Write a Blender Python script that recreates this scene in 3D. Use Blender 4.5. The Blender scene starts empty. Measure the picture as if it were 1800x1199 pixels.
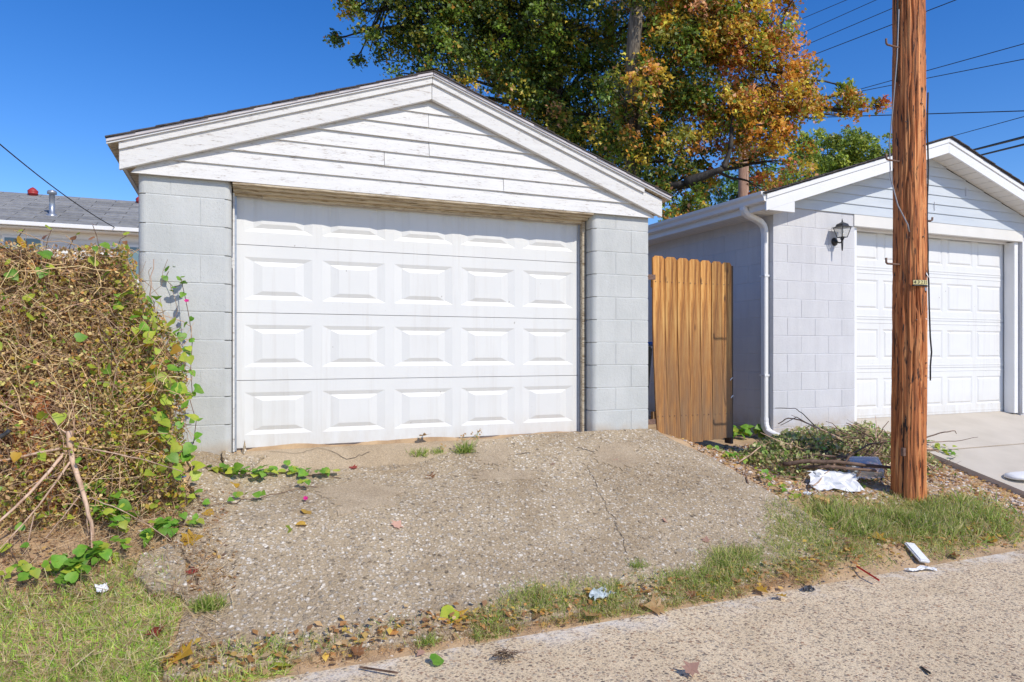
import bpy, bmesh, math, random
import numpy as np
from mathutils import Vector, Matrix, noise as mnoise
random.seed(7); rng = np.random.default_rng(7)
R = math.radians
sc = bpy.context.scene
col = sc.collection

# ------------------------------------------------------------------ camera, sky, sun, exposure
CAM = Vector((0, 0, 0.73)); YAW = 22.3; FPX = 1200.0; HOR = 617.0
cd = bpy.data.cameras.new('camera'); cam = bpy.data.objects.new('camera', cd); col.objects.link(cam)
cam.location = CAM; cam.rotation_euler = (R(90), 0, R(-YAW))
cd.sensor_width = 36; cd.lens = 24; cd.shift_y = 17.5/1800; cd.clip_end = 2000; cd.clip_start = 0.05
sc.camera = cam
SUN = Vector((-0.36, 1.0, -0.97)).normalized()          # direction the light travels
wd = bpy.data.worlds.new('World'); sc.world = wd; wd.use_nodes = True
nt = wd.node_tree; bg = nt.nodes['Background']
sk = nt.nodes.new('ShaderNodeTexSky'); sk.sky_type = 'NISHITA'; sk.sun_disc = False
sk.sun_elevation = math.asin(-SUN.z); sk.sun_rotation = math.atan2(-SUN.x, -SUN.y)
sk.air_density = 1.0; sk.dust_density = 0.15; sk.ozone_density = 3.0; sk.altitude = 300
hsv = nt.nodes.new('ShaderNodeHueSaturation'); hsv.inputs['Saturation'].default_value = 1.36; hsv.inputs['Hue'].default_value = 0.513   # the photograph's rich blue
nt.links.new(sk.outputs[0], hsv.inputs['Color']); nt.links.new(hsv.outputs[0], bg.inputs[0]); bg.inputs[1].default_value = 0.15
sl = bpy.data.lights.new('sun', 'SUN'); so = bpy.data.objects.new('sun', sl); col.objects.link(so)
sl.energy = 3.45; sl.angle = R(0.5); sl.color = (1.0, 0.93, 0.80)
so.rotation_euler = SUN.to_track_quat('-Z', 'Y').to_euler(); so.location = (6, -8, 12)
sc.view_settings.view_transform = 'Standard'; sc.view_settings.look = 'None'
sc.view_settings.exposure = 0.2; sc.view_settings.gamma = 1
sc.cycles.use_denoising = True
sc.cycles.max_bounces = 6; sc.cycles.transparent_max_bounces = 8

# ------------------------------------------------------------------ helpers
cy, sy_ = math.cos(R(YAW)), math.sin(R(YAW))
def at(px, py, Zc):                                     # a point seen at a photograph pixel at a depth in metres
    k = (px-900)/FPX
    return Vector(((sy_+cy*k)*Zc, (cy-sy_*k)*Zc, CAM.z+(HOR-py)/FPX*Zc))
def sm(a, b, x):
    t = min(1, max(0, (x-a)/(b-a))); return t*t*(3-2*t)
def nz(x, y, z=0.0, s=1.0): return mnoise.noise(Vector((x*s, y*s, z*s)))
def Dz(y): return -0.77+(min(y, 6.05)-3.3)*0.2509
RY = ([-99, 3.3, 4.1, 5.0, 5.9, 7, 30], [-.776, -.776, -.5, -.35, -.25, -.2, -.1])
def hz(x, y):                                           # the lie of the land
    if y < 3.3: return -0.776
    L = min(0, -0.776+(y-3.3)*0.3804)
    Rr = float(np.interp(y, RY[0], RY[1]))
    L -= .115*sm(4.35, 5.1, y)*sm(2.5, 1.2, x)*sm(-.22, .12, x)*(y < 5.45)
    t = sm(3.45, 4.65, x); h = (1-t)*L+t*Rr
    t2 = sm(6.25, 6.75, x)
    return (1-t2)*h+t2*(Dz(y)-0.06)
def gp(px, py, up=0.0):                                 # the ground point under a photograph pixel
    lo = None
    z = 2.2
    while z < 12:
        p = at(px, py, z)
        if p.z < hz(p.x, p.y)+0.012: break
        z += 0.01
    return Vector((p.x, p.y, hz(p.x, p.y)+up))

def tag(o, label=None, cat=None, group=None, kind=None):
    if label: o['label'] = label
    if cat: o['category'] = cat
    if group: o['group'] = group
    if kind: o['kind'] = kind
    return o
def thing(name, label, cat, loc=(0, 0, 0), group=None):
    o = bpy.data.objects.new(name, None); col.objects.link(o); o.location = loc
    o.empty_display_size = 0.1
    return tag(o, label, cat, group)
def wl(o):                                              # world location of a (translated only) parent chain
    v = Vector((0, 0, 0))
    while o is not None: v = v+o.location; o = o.parent
    return v
def link(name, me, mat=None, parent=None, loc=None):
    o = bpy.data.objects.new(name, me); col.objects.link(o)
    if mat is not None and not me.materials: me.materials.append(mat)
    if parent is not None:
        o.parent = parent
    if loc is not None: o.location = Vector(loc)-(wl(parent) if parent else Vector((0, 0, 0)))
    return o
def mesh(name, V, F, mat, parent=None, smooth=False, origin=None):
    me = bpy.data.meshes.new(name)
    V = [Vector(v) for v in V]
    org = Vector(origin) if origin is not None else (sum(V, Vector())/len(V) if V else Vector())
    me.from_pydata([v-org for v in V], [], F); me.update()
    if smooth: me.polygons.foreach_set('use_smooth', [True]*len(me.polygons))
    return link(name, me, mat, parent, org)
def boxvf(x0, x1, y0, y1, z0, z1):
    V = [(x, y, z) for z in (z0, z1) for y in (y0, y1) for x in (x0, x1)]
    F = [(0, 2, 3, 1), (4, 5, 7, 6), (0, 1, 5, 4), (2, 6, 7, 3), (0, 4, 6, 2), (1, 3, 7, 5)]
    return V, F
def box(name, x0, x1, y0, y1, z0, z1, mat, parent=None, bev=0.0):
    o = mesh(name, *boxvf(x0, x1, y0, y1, z0, z1), mat, parent)
    if bev: bevel(o, bev)
    return o
def bevel(o, w, seg=1):
    bm = bmesh.new(); bm.from_mesh(o.data)
    bmesh.ops.bevel(bm, geom=bm.edges[:], offset=w, segments=seg, affect='EDGES', clamp_overlap=True)
    bm.to_mesh(o.data); bm.free()
def slabxz(name, P, y0, y1, mat, parent=None, bev=0.0):  # a polygon in XZ given thickness in Y
    n = len(P)
    V = [(x, y0, z) for x, z in P]+[(x, y1, z) for x, z in P]
    F = [tuple(range(n)), tuple(range(2*n-1, n-1, -1))]+[(i, i+n, (i+1) % n+n, (i+1) % n) for i in range(n)]
    o = mesh(name, V, F, mat, parent)
    bm = bmesh.new(); bm.from_mesh(o.data); bmesh.ops.recalc_face_normals(bm, faces=bm.faces[:])
    if bev: bmesh.ops.bevel(bm, geom=bm.edges[:], offset=bev, segments=1, affect='EDGES', clamp_overlap=True)
    bm.to_mesh(o.data); bm.free()
    return o
def tubevf(P, rad, n=6, cap=True, V=None, F=None):
    V = [] if V is None else V; F = [] if F is None else F
    P = [Vector(p) for p in P]; b = len(V)
    if not hasattr(rad, '__len__'): rad = [rad]*len(P)
    prev = None
    for i, p in enumerate(P):
        d = (P[min(i+1, len(P)-1)]-P[max(i-1, 0)])
        d = d.normalized() if d.length > 1e-9 else Vector((0, 0, 1))
        if prev is None:
            a = d.cross(Vector((0, 0, 1)) if abs(d.z) < .9 else Vector((1, 0, 0))).normalized()
        else:
            a = (prev-d*prev.dot(d)).normalized()
        prev = a; c = d.cross(a)
        for k in range(n):
            t = 2*math.pi*k/n
            V.append(p+(a*math.cos(t)+c*math.sin(t))*rad[i])
    for i in range(len(P)-1):
        for k in range(n):
            F.append((b+i*n+k, b+i*n+(k+1) % n, b+(i+1)*n+(k+1) % n, b+(i+1)*n+k))
    if cap:
        F.append(tuple(b+k for k in range(n-1, -1, -1))); F.append(tuple(b+(len(P)-1)*n+k for k in range(n)))
    return V, F
def tube(name, P, rad, mat, parent=None, n=8, smooth=True):
    return mesh(name, *tubevf(P, rad, n), mat, parent, smooth)
def lathevf(prof, n=20, c=(0, 0, 0)):
    V = [(c[0]+r*math.cos(2*math.pi*k/n), c[1]+r*math.sin(2*math.pi*k/n), c[2]+z) for r, z in prof for k in range(n)]
    F = [(i*n+k, i*n+(k+1) % n, (i+1)*n+(k+1) % n, (i+1)*n+k) for i in range(len(prof)-1) for k in range(n)]
    F.append(tuple(range(n-1, -1, -1))); F.append(tuple((len(prof)-1)*n+k for k in range(n)))
    return V, F
def wob(p, q, n, amp, seed=0, sag=0.0):                 # a wobbly path
    p, q = Vector(p), Vector(q); L = (q-p).length
    out = []
    for i in range(n):
        t = i/(n-1); v = p.lerp(q, t); e = math.sin(math.pi*t) if amp < 0 else t*(1.6-t)
        w = Vector((nz(t*3+seed, seed*1.7), nz(t*3+seed*2.3, 5+seed), nz(t*3-seed, 9+seed)))
        out.append(v+w*abs(amp)*L*e*(1 if 0 < i else 0)+Vector((0, 0, -sag*L*4*t*(1-t))))
    return out

# ------------------------------------------------------------------ materials
def newmat(name):
    m = bpy.data.materials.new(name); m.use_nodes = True
    nt = m.node_tree; b = nt.nodes['Principled BSDF']
    return m, nt, b
def nd(nt, t, **kw):
    n = nt.nodes.new(t)
    for k, v in kw.items():
        if k.startswith('i_'):
            key = k[2:]; n.inputs[int(key) if key.isdigit() else key.replace('_', ' ')].default_value = v
        else: setattr(n, k, v)
    return n
def coord(nt, mode='Object', scale=(1, 1, 1)):
    if mode == 'World': s = nd(nt, 'ShaderNodeNewGeometry').outputs['Position']
    else: s = nd(nt, 'ShaderNodeTexCoord').outputs[mode]
    mp = nd(nt, 'ShaderNodeMapping'); mp.inputs['Scale'].default_value = scale
    nt.links.new(s, mp.inputs[0]); return mp.outputs[0]
def noise(nt, vec, scale, det=4, rough=.55, dist=0.0):
    n = nd(nt, 'ShaderNodeTexNoise', i_Scale=scale, i_Detail=det, i_Roughness=rough, i_Distortion=dist)
    nt.links.new(vec, n.inputs['Vector']); return n.outputs[0]
def ramp(nt, fac, stops):
    r = nd(nt, 'ShaderNodeValToRGB'); e = r.color_ramp.elements
    while len(e) < len(stops): e.new(0.5)
    for i, (p, c) in enumerate(stops):
        e[i].position = p; e[i].color = (*c, 1) if len(c) == 3 else c
    nt.links.new(fac, r.inputs[0]); return r.outputs[0]
def g3(v): return (v, v, v)
def mix(nt, fac, a, b, mode='MIX'):
    m = nd(nt, 'ShaderNodeMix', data_type='RGBA', blend_type=mode)
    for s, v in ((m.inputs[0], fac), (m.inputs[6], a), (m.inputs[7], b)):
        if isinstance(v, (int, float)): s.default_value = v
        elif isinstance(v, tuple): s.default_value = (*v, 1)
        else: nt.links.new(v, s)
    return m.outputs[2]
def bump(nt, b, h, st, dist=0.01, chain=None):
    n = nd(nt, 'ShaderNodeBump', i_Strength=st, i_Distance=dist)
    nt.links.new(h, n.inputs['Height'])
    if chain is not None: nt.links.new(chain, n.inputs['Normal'])
    nt.links.new(n.outputs[0], b.inputs['Normal']); return n.outputs[0]
def plain(name, c1, c2=None, scale=8, rough=.6, bst=0.0, bscale=60, metal=0.0, mode='World', vary=0.0, stretch=(1, 1, 1)):
    m, nt, b = newmat(name); c2 = c2 or tuple(v*.85 for v in c1)
    v = coord(nt, mode, stretch)
    c = ramp(nt, noise(nt, v, scale), [(.35, c1), (.65, c2)])
    if vary:
        oi = nd(nt, 'ShaderNodeObjectInfo'); f = ramp(nt, oi.outputs['Random'], [(0, g3(1-vary)), (1, g3(1.0))])
        c = mix(nt, 1.0, c, f, 'MULTIPLY')
    nt.links.new(c, b.inputs['Base Color'])
    b.inputs['Roughness'].default_value = rough; b.inputs['Metallic'].default_value = metal
    if bst: bump(nt, b, noise(nt, v, bscale), bst)
    return m
def m_block(name, c1, c2, dirt):
    m, nt, b = newmat(name); v = coord(nt, 'World')
    c = ramp(nt, noise(nt, v, 3.0, 6), [(.3, c1), (.7, c2)])
    oi = nd(nt, 'ShaderNodeObjectInfo'); c = mix(nt, 1.0, c, ramp(nt, oi.outputs['Random'], [(0, g3(.965)), (1, g3(1.0))]), 'MULTIPLY')
    pit = noise(nt, v, 170, 3, .6)
    c = mix(nt, ramp(nt, pit, [(.28, g3(1)), (.36, g3(0))]), c, tuple(x*.55 for x in c1))
    c = mix(nt, 1.0, c, ramp(nt, noise(nt, coord(nt, 'World', (5, 5, .7)), 1.6, 6, .7), [(.34, g3(.93)), (.58, g3(1))]), 'MULTIPLY')
    spl = ramp(nt, noise(nt, v, 9, 2), [(.74, g3(0)), (.76, g3(1))])
    sep = nd(nt, 'ShaderNodeSeparateXYZ'); nt.links.new(v, sep.inputs[0])
    if dirt:                                            # earth splashed on the bottom course
        mr = nd(nt, 'ShaderNodeMapRange', i_1=dirt[0], i_2=dirt[1], i_3=1.0, i_4=0.0); nt.links.new(sep.outputs[2], mr.inputs[0])
        mu = nd(nt, 'ShaderNodeMath', operation='MULTIPLY'); nt.links.new(mr.outputs[0], mu.inputs[0])
        nt.links.new(ramp(nt, noise(nt, v, 6, 4), [(.35, g3(0)), (.6, g3(1))]), mu.inputs[1])
        c = mix(nt, mu.outputs[0], c, (.42, .33, .23))
    nt.links.new(c, b.inputs['Base Color']); b.inputs['Roughness'].default_value = .75
    k = bump(nt, b, pit, .35, .006); bump(nt, b, noise(nt, v, 45, 4), .35, .006, k)
    return m
def m_peel(name, axis_scale, base=(.80, .79, .77), amt=(.60, .70), under=(.36, .31, .27)):
    m, nt, b = newmat(name); v = coord(nt, 'Object', axis_scale)
    oi = nd(nt, 'ShaderNodeObjectInfo')
    ad = nd(nt, 'ShaderNodeVectorMath', operation='ADD'); nt.links.new(v, ad.inputs[0])
    cmb = nd(nt, 'ShaderNodeCombineXYZ'); mu = nd(nt, 'ShaderNodeMath', operation='MULTIPLY', i_1=37.0)
    nt.links.new(oi.outputs['Random'], mu.inputs[0])
    for i in range(3): nt.links.new(mu.outputs[0], cmb.inputs[i])
    nt.links.new(cmb.outputs[0], ad.inputs[1]); v = ad.outputs[0]
    n1 = noise(nt, v, 9, 8, .72); n2 = noise(nt, v, 2.0, 3)
    s = nd(nt, 'ShaderNodeMath', operation='ADD'); mm = nd(nt, 'ShaderNodeMath', operation='MULTIPLY', i_1=.35)
    nt.links.new(n2, mm.inputs[0]); nt.links.new(n1, s.inputs[0]); nt.links.new(mm.outputs[0], s.inputs[1])
    f = ramp(nt, s.outputs[0], [(amt[0]+.14, g3(0)), (amt[1]+.16, g3(1))])
    c = ramp(nt, n2, [(.3, base), (.7, tuple(x*.93 for x in base))])
    c = mix(nt, f, c, under)
    nt.links.new(c, b.inputs['Base Color']); b.inputs['Roughness'].default_value = .65
    k = bump(nt, b, n1, .5, .004); bump(nt, b, f, -.6, .003, k)
    return m
def m_aggregate(name, matrix, stones, scale, bst, stain, white=0.0, wear=.5, chalk=None):
    m, nt, b = newmat(name); v = coord(nt, 'World')
    def warped(sc0, amt):
        dv = nd(nt, 'ShaderNodeVectorMath', operation='ADD'); nn = nd(nt, 'ShaderNodeTexNoise', i_Scale=sc0, i_Detail=3)
        nt.links.new(v, nn.inputs['Vector']); k_ = nd(nt, 'ShaderNodeVectorMath', operation='SCALE'); k_.inputs[3].default_value = amt
        nt.links.new(nn.outputs['Color'], k_.inputs[0]); nt.links.new(v, dv.inputs[0]); nt.links.new(k_.outputs[0], dv.inputs[1]); return dv.outputs[0]
    def layer(scale, wear, lo, hi, under):
        vo = nd(nt, 'ShaderNodeTexVoronoi', i_Scale=scale, i_Randomness=1.0); nt.links.new(warped(scale*1.3, .9/scale), vo.inputs['Vector'])
        sep = nd(nt, 'ShaderNodeSeparateColor'); nt.links.new(vo.outputs['Color'], sep.inputs[0])
        stone = ramp(nt, sep.outputs[0], [(i/(len(stones)-1), s) for i, s in enumerate(stones)])
        mask = ramp(nt, vo.outputs['Distance'], [(lo, g3(1)), (hi, g3(0))])
        mk = mix(nt, 1.0, mask, ramp(nt, sep.outputs[1], [(wear-.03, g3(0)), (wear+.03, g3(1))]), 'MULTIPLY')
        return mix(nt, mk, under, stone), mk
    big = noise(nt, v, 1.5, 7, .68, .6); fine = noise(nt, v, 140, 4, .75)
    mt = ramp(nt, fine, [(.28, tuple(x*.58 for x in matrix)), (.5, matrix), (.72, tuple(min(1, x*1.35) for x in matrix))])
    c, k1 = layer(scale*1.9, wear, .30, .55, mt)
    c, k2 = layer(scale, wear+.12, .26, .48, c)
    c = mix(nt, .55, c, mix(nt, 1.0, c, ramp(nt, noise(nt, v, 85, 5, .8), [(.30, g3(.45)), (.62, g3(1.25))]), 'MULTIPLY'))
    c = mix(nt, 1.0, c, ramp(nt, big, [(.3, stain), (.62, g3(1))]), 'MULTIPLY')
    if white:
        w = ramp(nt, noise(nt, v, 5, 10, .82), [(.66, g3(0)), (.70, g3(white))]); c = mix(nt, w, c, (.78, .74, .70))
    if chalk:                                           # lime bloom along the broken edge of the slab
        se = nd(nt, 'ShaderNodeSeparateXYZ'); nt.links.new(v, se.inputs[0]); mr = nd(nt, 'ShaderNodeMapRange', i_1=chalk[0], i_2=chalk[1], i_3=0.0, i_4=1.0); nt.links.new(se.outputs[1], mr.inputs[0])
        mu = nd(nt, 'ShaderNodeMath', operation='MULTIPLY'); nt.links.new(mr.outputs[0], mu.inputs[0]); nt.links.new(ramp(nt, noise(nt, v, 3.2, 8, .75), [(.48, g3(0)), (.60, g3(.85))]), mu.inputs[1])
        c = mix(nt, mu.outputs[0], c, (.82, .77, .70))
    nt.links.new(c, b.inputs['Base Color']); b.inputs['Roughness'].default_value = .88
    k = bump(nt, b, k2, bst, .006); k = bump(nt, b, k1, bst*.8, .004, k); k = bump(nt, b, fine, .7, .006, k); bump(nt, b, noise(nt, v, 9, 4), .25, .03, k)
    return m
def m_wood(name, dark, mid, light, axis=2, sc=1.0, bst=.5, vary=.2, mode='Object', foot=None, pits=False):
    m, nt, b = newmat(name); s = [22*sc]*3; s[axis] = 1.1*sc
    v = coord(nt, mode, tuple(s)); v2 = coord(nt, mode, tuple(x*.28 for x in s))
    n1 = noise(nt, v, 2.2, 8, .65, .4); n2 = noise(nt, v2, 1.5, 4)
    c = ramp(nt, n1, [(.33, dark), (.49, mid), (.64, light)])
    c = mix(nt, ramp(nt, n2, [(.4, g3(0)), (.7, g3(.7))]), c, tuple(x*.42 for x in mid))
    oi = nd(nt, 'ShaderNodeObjectInfo'); c = mix(nt, 1.0, c, ramp(nt, oi.outputs['Random'], [(0, g3(1-vary)), (1, g3(1.1))]), 'MULTIPLY')
    if mode == 'Object' and foot:                       # boards weathered and stained towards the wet ground
        vw = coord(nt, 'World'); se = nd(nt, 'ShaderNodeSeparateXYZ'); nt.links.new(vw, se.inputs[0])
        mr = nd(nt, 'ShaderNodeMapRange', i_1=foot[0], i_2=foot[1], i_3=1.0, i_4=0.0); nt.links.new(se.outputs[2], mr.inputs[0])
        mu = nd(nt, 'ShaderNodeMath', operation='MULTIPLY'); nt.links.new(mr.outputs[0], mu.inputs[0])
        nt.links.new(ramp(nt, noise(nt, coord(nt, 'World', (9, 9, 1.6)), 1.3, 5), [(.3, g3(.25)), (.62, g3(1))]), mu.inputs[1])
        c = mix(nt, mu.outputs[0], c, foot[2])
        kn = nd(nt, 'ShaderNodeTexVoronoi', i_Scale=1.0); nt.links.new(coord(nt, 'World', (7, 7, 2.6)), kn.inputs['Vector'])
        c = mix(nt, ramp(nt, kn.outputs['Distance'], [(.05, g3(.85)), (.13, g3(0))]), c, (.12, .05, .02))
    k = None
    if pits:
        pt = noise(nt, coord(nt, 'World', (46, 46, 7)), 1.0, 3, .6); pm_ = ramp(nt, pt, [(.59, g3(0)), (.66, g3(1))])
        c = mix(nt, pm_, c, (.025, .012, .008)); k = bump(nt, b, pm_, -1.0, .012)
        p2 = noise(nt, coord(nt, 'World', (26, 26, .9)), 1.0, 4, .6); pm2 = ramp(nt, p2, [(.60, g3(0)), (.67, g3(1))])
        c = mix(nt, pm2, c, (.045, .02, .012)); k = bump(nt, b, pm2, -1.0, .02, k)
    nt.links.new(c, b.inputs['Base Color']); b.inputs['Roughness'].default_value = .75
    bump(nt, b, n1, bst, .006, k); return m
def m_leaf(name, trans=.3, rough=.5):
    m, nt, b = newmat(name); a = nd(nt, 'ShaderNodeAttribute', attribute_name='Col')
    nt.links.new(a.outputs[0], b.inputs['Base Color']); b.inputs['Roughness'].default_value = rough
    t = nd(nt, 'ShaderNodeBsdfTranslucent'); nt.links.new(a.outputs[0], t.inputs[0])
    mx = nd(nt, 'ShaderNodeMixShader', i_0=trans); o = nt.nodes['Material Output']
    nt.links.new(b.outputs[0], mx.inputs[1]); nt.links.new(t.outputs[0], mx.inputs[2]); nt.links.new(mx.outputs[0], o.inputs[0])
    return m
def m_leaf_plain(name, c1, c2, trans=.25):
    m, nt, b = newmat(name); v = coord(nt, 'World')
    c = ramp(nt, noise(nt, v, 22, 3), [(.35, c1), (.65, c2)])
    oi = nd(nt, 'ShaderNodeObjectInfo'); c = mix(nt, 1.0, c, ramp(nt, oi.outputs['Random'], [(0, g3(.72)), (1, g3(1.1))]), 'MULTIPLY')
    nt.links.new(c, b.inputs['Base Color']); b.inputs['Roughness'].default_value = .5
    t = nd(nt, 'ShaderNodeBsdfTranslucent'); nt.links.new(c, t.inputs[0])
    mx = nd(nt, 'ShaderNodeMixShader', i_0=trans); o = nt.nodes['Material Output']
    nt.links.new(b.outputs[0], mx.inputs[1]); nt.links.new(t.outputs[0], mx.inputs[2]); nt.links.new(mx.outputs[0], o.inputs[0])
    return m
def m_door(name, c, bst):
    m, nt, b = newmat(name); v = coord(nt, 'World', (4, 4, 60)); v2 = coord(nt, 'World')
    n = noise(nt, v, 5, 6, .6)
    dirt = ramp(nt, noise(nt, v2, 2.3, 5), [(.35, tuple(x*.965 for x in c)), (.65, c)])
    se = nd(nt, 'ShaderNodeSeparateXYZ'); nt.links.new(v2, se.inputs[0]); mr = nd(nt, 'ShaderNodeMapRange', i_1=-.02, i_2=.22, i_3=.30, i_4=0.0); nt.links.new(se.outputs[2], mr.inputs[0])
    mu = nd(nt, 'ShaderNodeMath', operation='MULTIPLY'); nt.links.new(mr.outputs[0], mu.inputs[0]); nt.links.new(ramp(nt, noise(nt, coord(nt, 'World', (3, 3, 1)), 4, 6, .7), [(.35, g3(0)), (.6, g3(1))]), mu.inputs[1])
    dirt = mix(nt, mu.outputs[0], dirt, (.48, .40, .30))
    dirt = mix(nt, ramp(nt, noise(nt, coord(nt, 'World', (14, 1, .7)), 1.0, 6, .7), [(.52, g3(0)), (.70, g3(.26))]), dirt, (.50, .46, .41))
    spk = ramp(nt, noise(nt, v2, 23, 1), [(.785, g3(0)), (.80, g3(.6))])
    nt.links.new(mix(nt, spk, dirt, (.3, .27, .24)), b.inputs['Base Color']); b.inputs['Roughness'].default_value = .42
    bump(nt, b, n, bst, .002); return m

MT = dict(
    block=m_block('painted_block_grey', (.49, .505, .49), (.57, .58, .565), (-.02, .10)),
    mortar=plain('painted_mortar_grey', (.52, .54, .535), (.58, .60, .59), 20, .85, .6, 120),
    block2=m_block('painted_block_lavender', (.575, .575, .60), (.625, .625, .645), (-.26, .06)),
    mortar2=plain('painted_mortar_lavender', (.54, .545, .58), (.60, .605, .64), 20, .85, .5, 120),
    peel=m_peel('peeling_white_paint', (2.2, 8, 14), (.70, .69, .67), (.60, .70)),
    cream=m_peel('aged_cream_paint', (1, 6, 14), (.60, .51, .37), (.50, .62), (.22, .15, .08)),
    drip=plain('drip_edge_metal', (.62, .58, .58), (.50, .46, .47), 5, .45, .1, 30),
    door=m_door('door_paint', (.70, .70, .685), .15),
    door2=m_door('new_door_paint', (.74, .74, .735), .05),
    trim=plain('white_vinyl_trim', (.80, .80, .80), (.76, .76, .76), 3, .4),
    soffit=plain('soffit_vinyl', (.74, .72, .68), (.70, .68, .64), 3, .5),
    vinyl=plain('pale_vinyl_siding', (.56, .60, .64), (.52, .56, .60), 2, .45, .1, 40, stretch=(1, 1, 8)),
    seal=plain('rubber_seal', (.16, .12, .10), (.09, .07, .06), 20, .7),
    steel=plain('galvanised_strip', (.42, .45, .5), (.33, .36, .41), 30, .4, metal=.6),
    shingle=plain('asphalt_shingle', (.07, .06, .06), (.12, .105, .10), 40, .95, .8, 200, vary=.3),
    shingle2=plain('weathered_shingle', (.24, .24, .245), (.33, .325, .31), 6, .95, .5, 120, vary=.28),
    black=plain('black_metal', (.015, .015, .018), (.03, .03, .032), 30, .4, .2, 90),
    iron=plain('rusted_iron', (.13, .07, .05), (.20, .12, .09), 40, .7, .4, 120),
    wire=plain('wire_black', (.012, .012, .014), None, 5, .6),
    wiregrey=plain('wire_grey', (.30, .30, .32), None, 5, .5),
    white=plain('white_foam', (.78, .78, .78), (.74, .74, .74), 20, .95),
    red=plain('red_plastic', (.62, .02, .02), None, 5, .35),
    redvent=plain('red_vent_paint', (.45, .03, .03), (.33, .03, .03), 8, .5),
    blue=plain('blue_plastic', (.02, .10, .42), (.03, .15, .5), 30, .5),
    darkgrey=plain('dark_grey_plastic', (.05, .05, .055), (.07, .07, .075), 20, .4),
    housew=plain('white_house_siding', (.76, .76, .75), None, 3, .6),
    gate=m_wood('cedar_gate', (.14, .05, .015), (.56, .235, .05), (.82, .47, .15), 2, .8, .8, .45, 'Object', (-.2, 1.35, (.20, .125, .07))),
    post=m_wood('dark_post', (.05, .03, .015), (.12, .07, .04), (.18, .11, .06), 2, 1.0, .5, .2),
    pole=m_wood('pole_wood', (.07, .022, .010), (.50, .160, .045), (.74, .34, .125), 2, .8, 1.0, 0, 'World', None, True),
    rust=m_wood('rusty_boards', (.12, .04, .015), (.42, .14, .045), (.56, .22, .075), 2, .7, .6, .3),
    bark=m_wood('tree_bark', (.05, .04, .03), (.15, .122, .092), (.34, .295, .235), 2, .9, 1.0, .1, 'World'),
    limb=m_wood('shaded_limb_bark', (.012, .010, .008), (.035, .028, .022), (.08, .066, .05), 2, .9, 1.0, .1, 'World'),  # bark darkened so the colour carries the shade on the limbs
    stick=m_wood('dry_stick', (.34, .20, .13), (.66, .44, .30), (.78, .56, .41), 2, .6, .3, .25, 'World'),
    stickd=m_wood('dark_stick', (.06, .035, .022), (.17, .10, .065), (.30, .19, .13), 0, .6, .4, .3, 'World'),
    apron=m_aggregate('apron_concrete', (.45, .35, .225), [(.76, .65, .50), (.30, .225, .145), (.93, .86, .75), (.18, .135, .085), (.68, .56, .41), (.44, .34, .23), (.90, .81, .67)], 32, .9, (.64, .595, .54), .85, .16),
    alley=m_aggregate('alley_concrete', (.80, .63, .42), [(.46, .27, .16), (.20, .155, .12), (.78, .64, .46), (.15, .13, .115), (.58, .38, .235), (.38, .32, .27)], 40, .5, (.80, .77, .73), .45, .38, (3.08, 3.34)),
    smoothc=m_aggregate('smooth_concrete', (.50, .39, .26), [(.54, .43, .30), (.44, .34, .23), (.60, .49, .35)], 50, .3, (.70, .66, .60), .9, .6),
    patchc=m_aggregate('mortar_patch', (.47, .37, .25), [(.54, .43, .30), (.40, .31, .21), (.64, .53, .39), (.32, .24, .16)], 55, .5, (.70, .66, .62), .4, .45),
    drive=plain('new_concrete', (.56, .50, .42), (.50, .445, .37), 2.2, .9, .25, 140),
    dirt=plain('dry_earth', (.54, .375, .215), (.38, .25, .14), 5, .95, .9, 40),
    crack=plain('crack_fill', (.09, .068, .048), None, 9, .95),
    leaf=m_leaf('tree_leaves', .38), grass=m_leaf('grass_blades', .5, .55), stems=m_leaf('dead_stems', .0, .8),
    chips=m_leaf('stone_chips', .0, .85),
    lgreen=m_leaf_plain('green_leaf', (.13, .34, .025), (.26, .46, .05), .35),
    lyell=m_leaf_plain('yellow_green_leaf', (.52, .56, .06), (.36, .48, .05), .35),
    lyel2=m_leaf_plain('yellow_leaf', (.60, .36, .03), (.50, .28, .03), .2),
    ltan=m_leaf_plain('tan_leaf', (.46, .29, .12), (.34, .19, .07), .2),
    lbrown=m_leaf_plain('brown_leaf', (.24, .10, .035), (.34, .16, .06), .15),
    lred=m_leaf_plain('red_leaf', (.30, .03, .02), (.20, .03, .02), .15),
    lpink=m_leaf_plain('pale_pink_leaf', (.58, .34, .24), (.52, .30, .22), .15),
    pink=plain('magenta_petal', (.55, .01, .20), None, 5, .5),
    yellowtag=plain('yellow_tag', (.72, .62, .26), (.62, .55, .3), 20, .5),
    ink=plain('tag_ink', (.02, .02, .02), None, 5, .6),
    yblock=plain('yellow_stone', (.56, .37, .13), (.42, .26, .09), 14, .9, .6, 60),
    paper=plain('grey_paper', (.50, .56, .58), (.36, .42, .44), 18, .7),
)
def m_glass(name, tint, alpha):
    m, nt, b = newmat(name); b.inputs['Base Color'].default_value = (*tint, 1); b.inputs['Roughness'].default_value = .12
    b.inputs['Alpha'].default_value = alpha; return m
MT['glass'] = m_glass('lantern_glass', (.75, .75, .7), .35)
MT['tray'] = m_glass('clear_plastic', (.80, .84, .92), .55)
MT['pane'] = m_glass('window_pane', (.16, .24, .27), 1.0)

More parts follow.
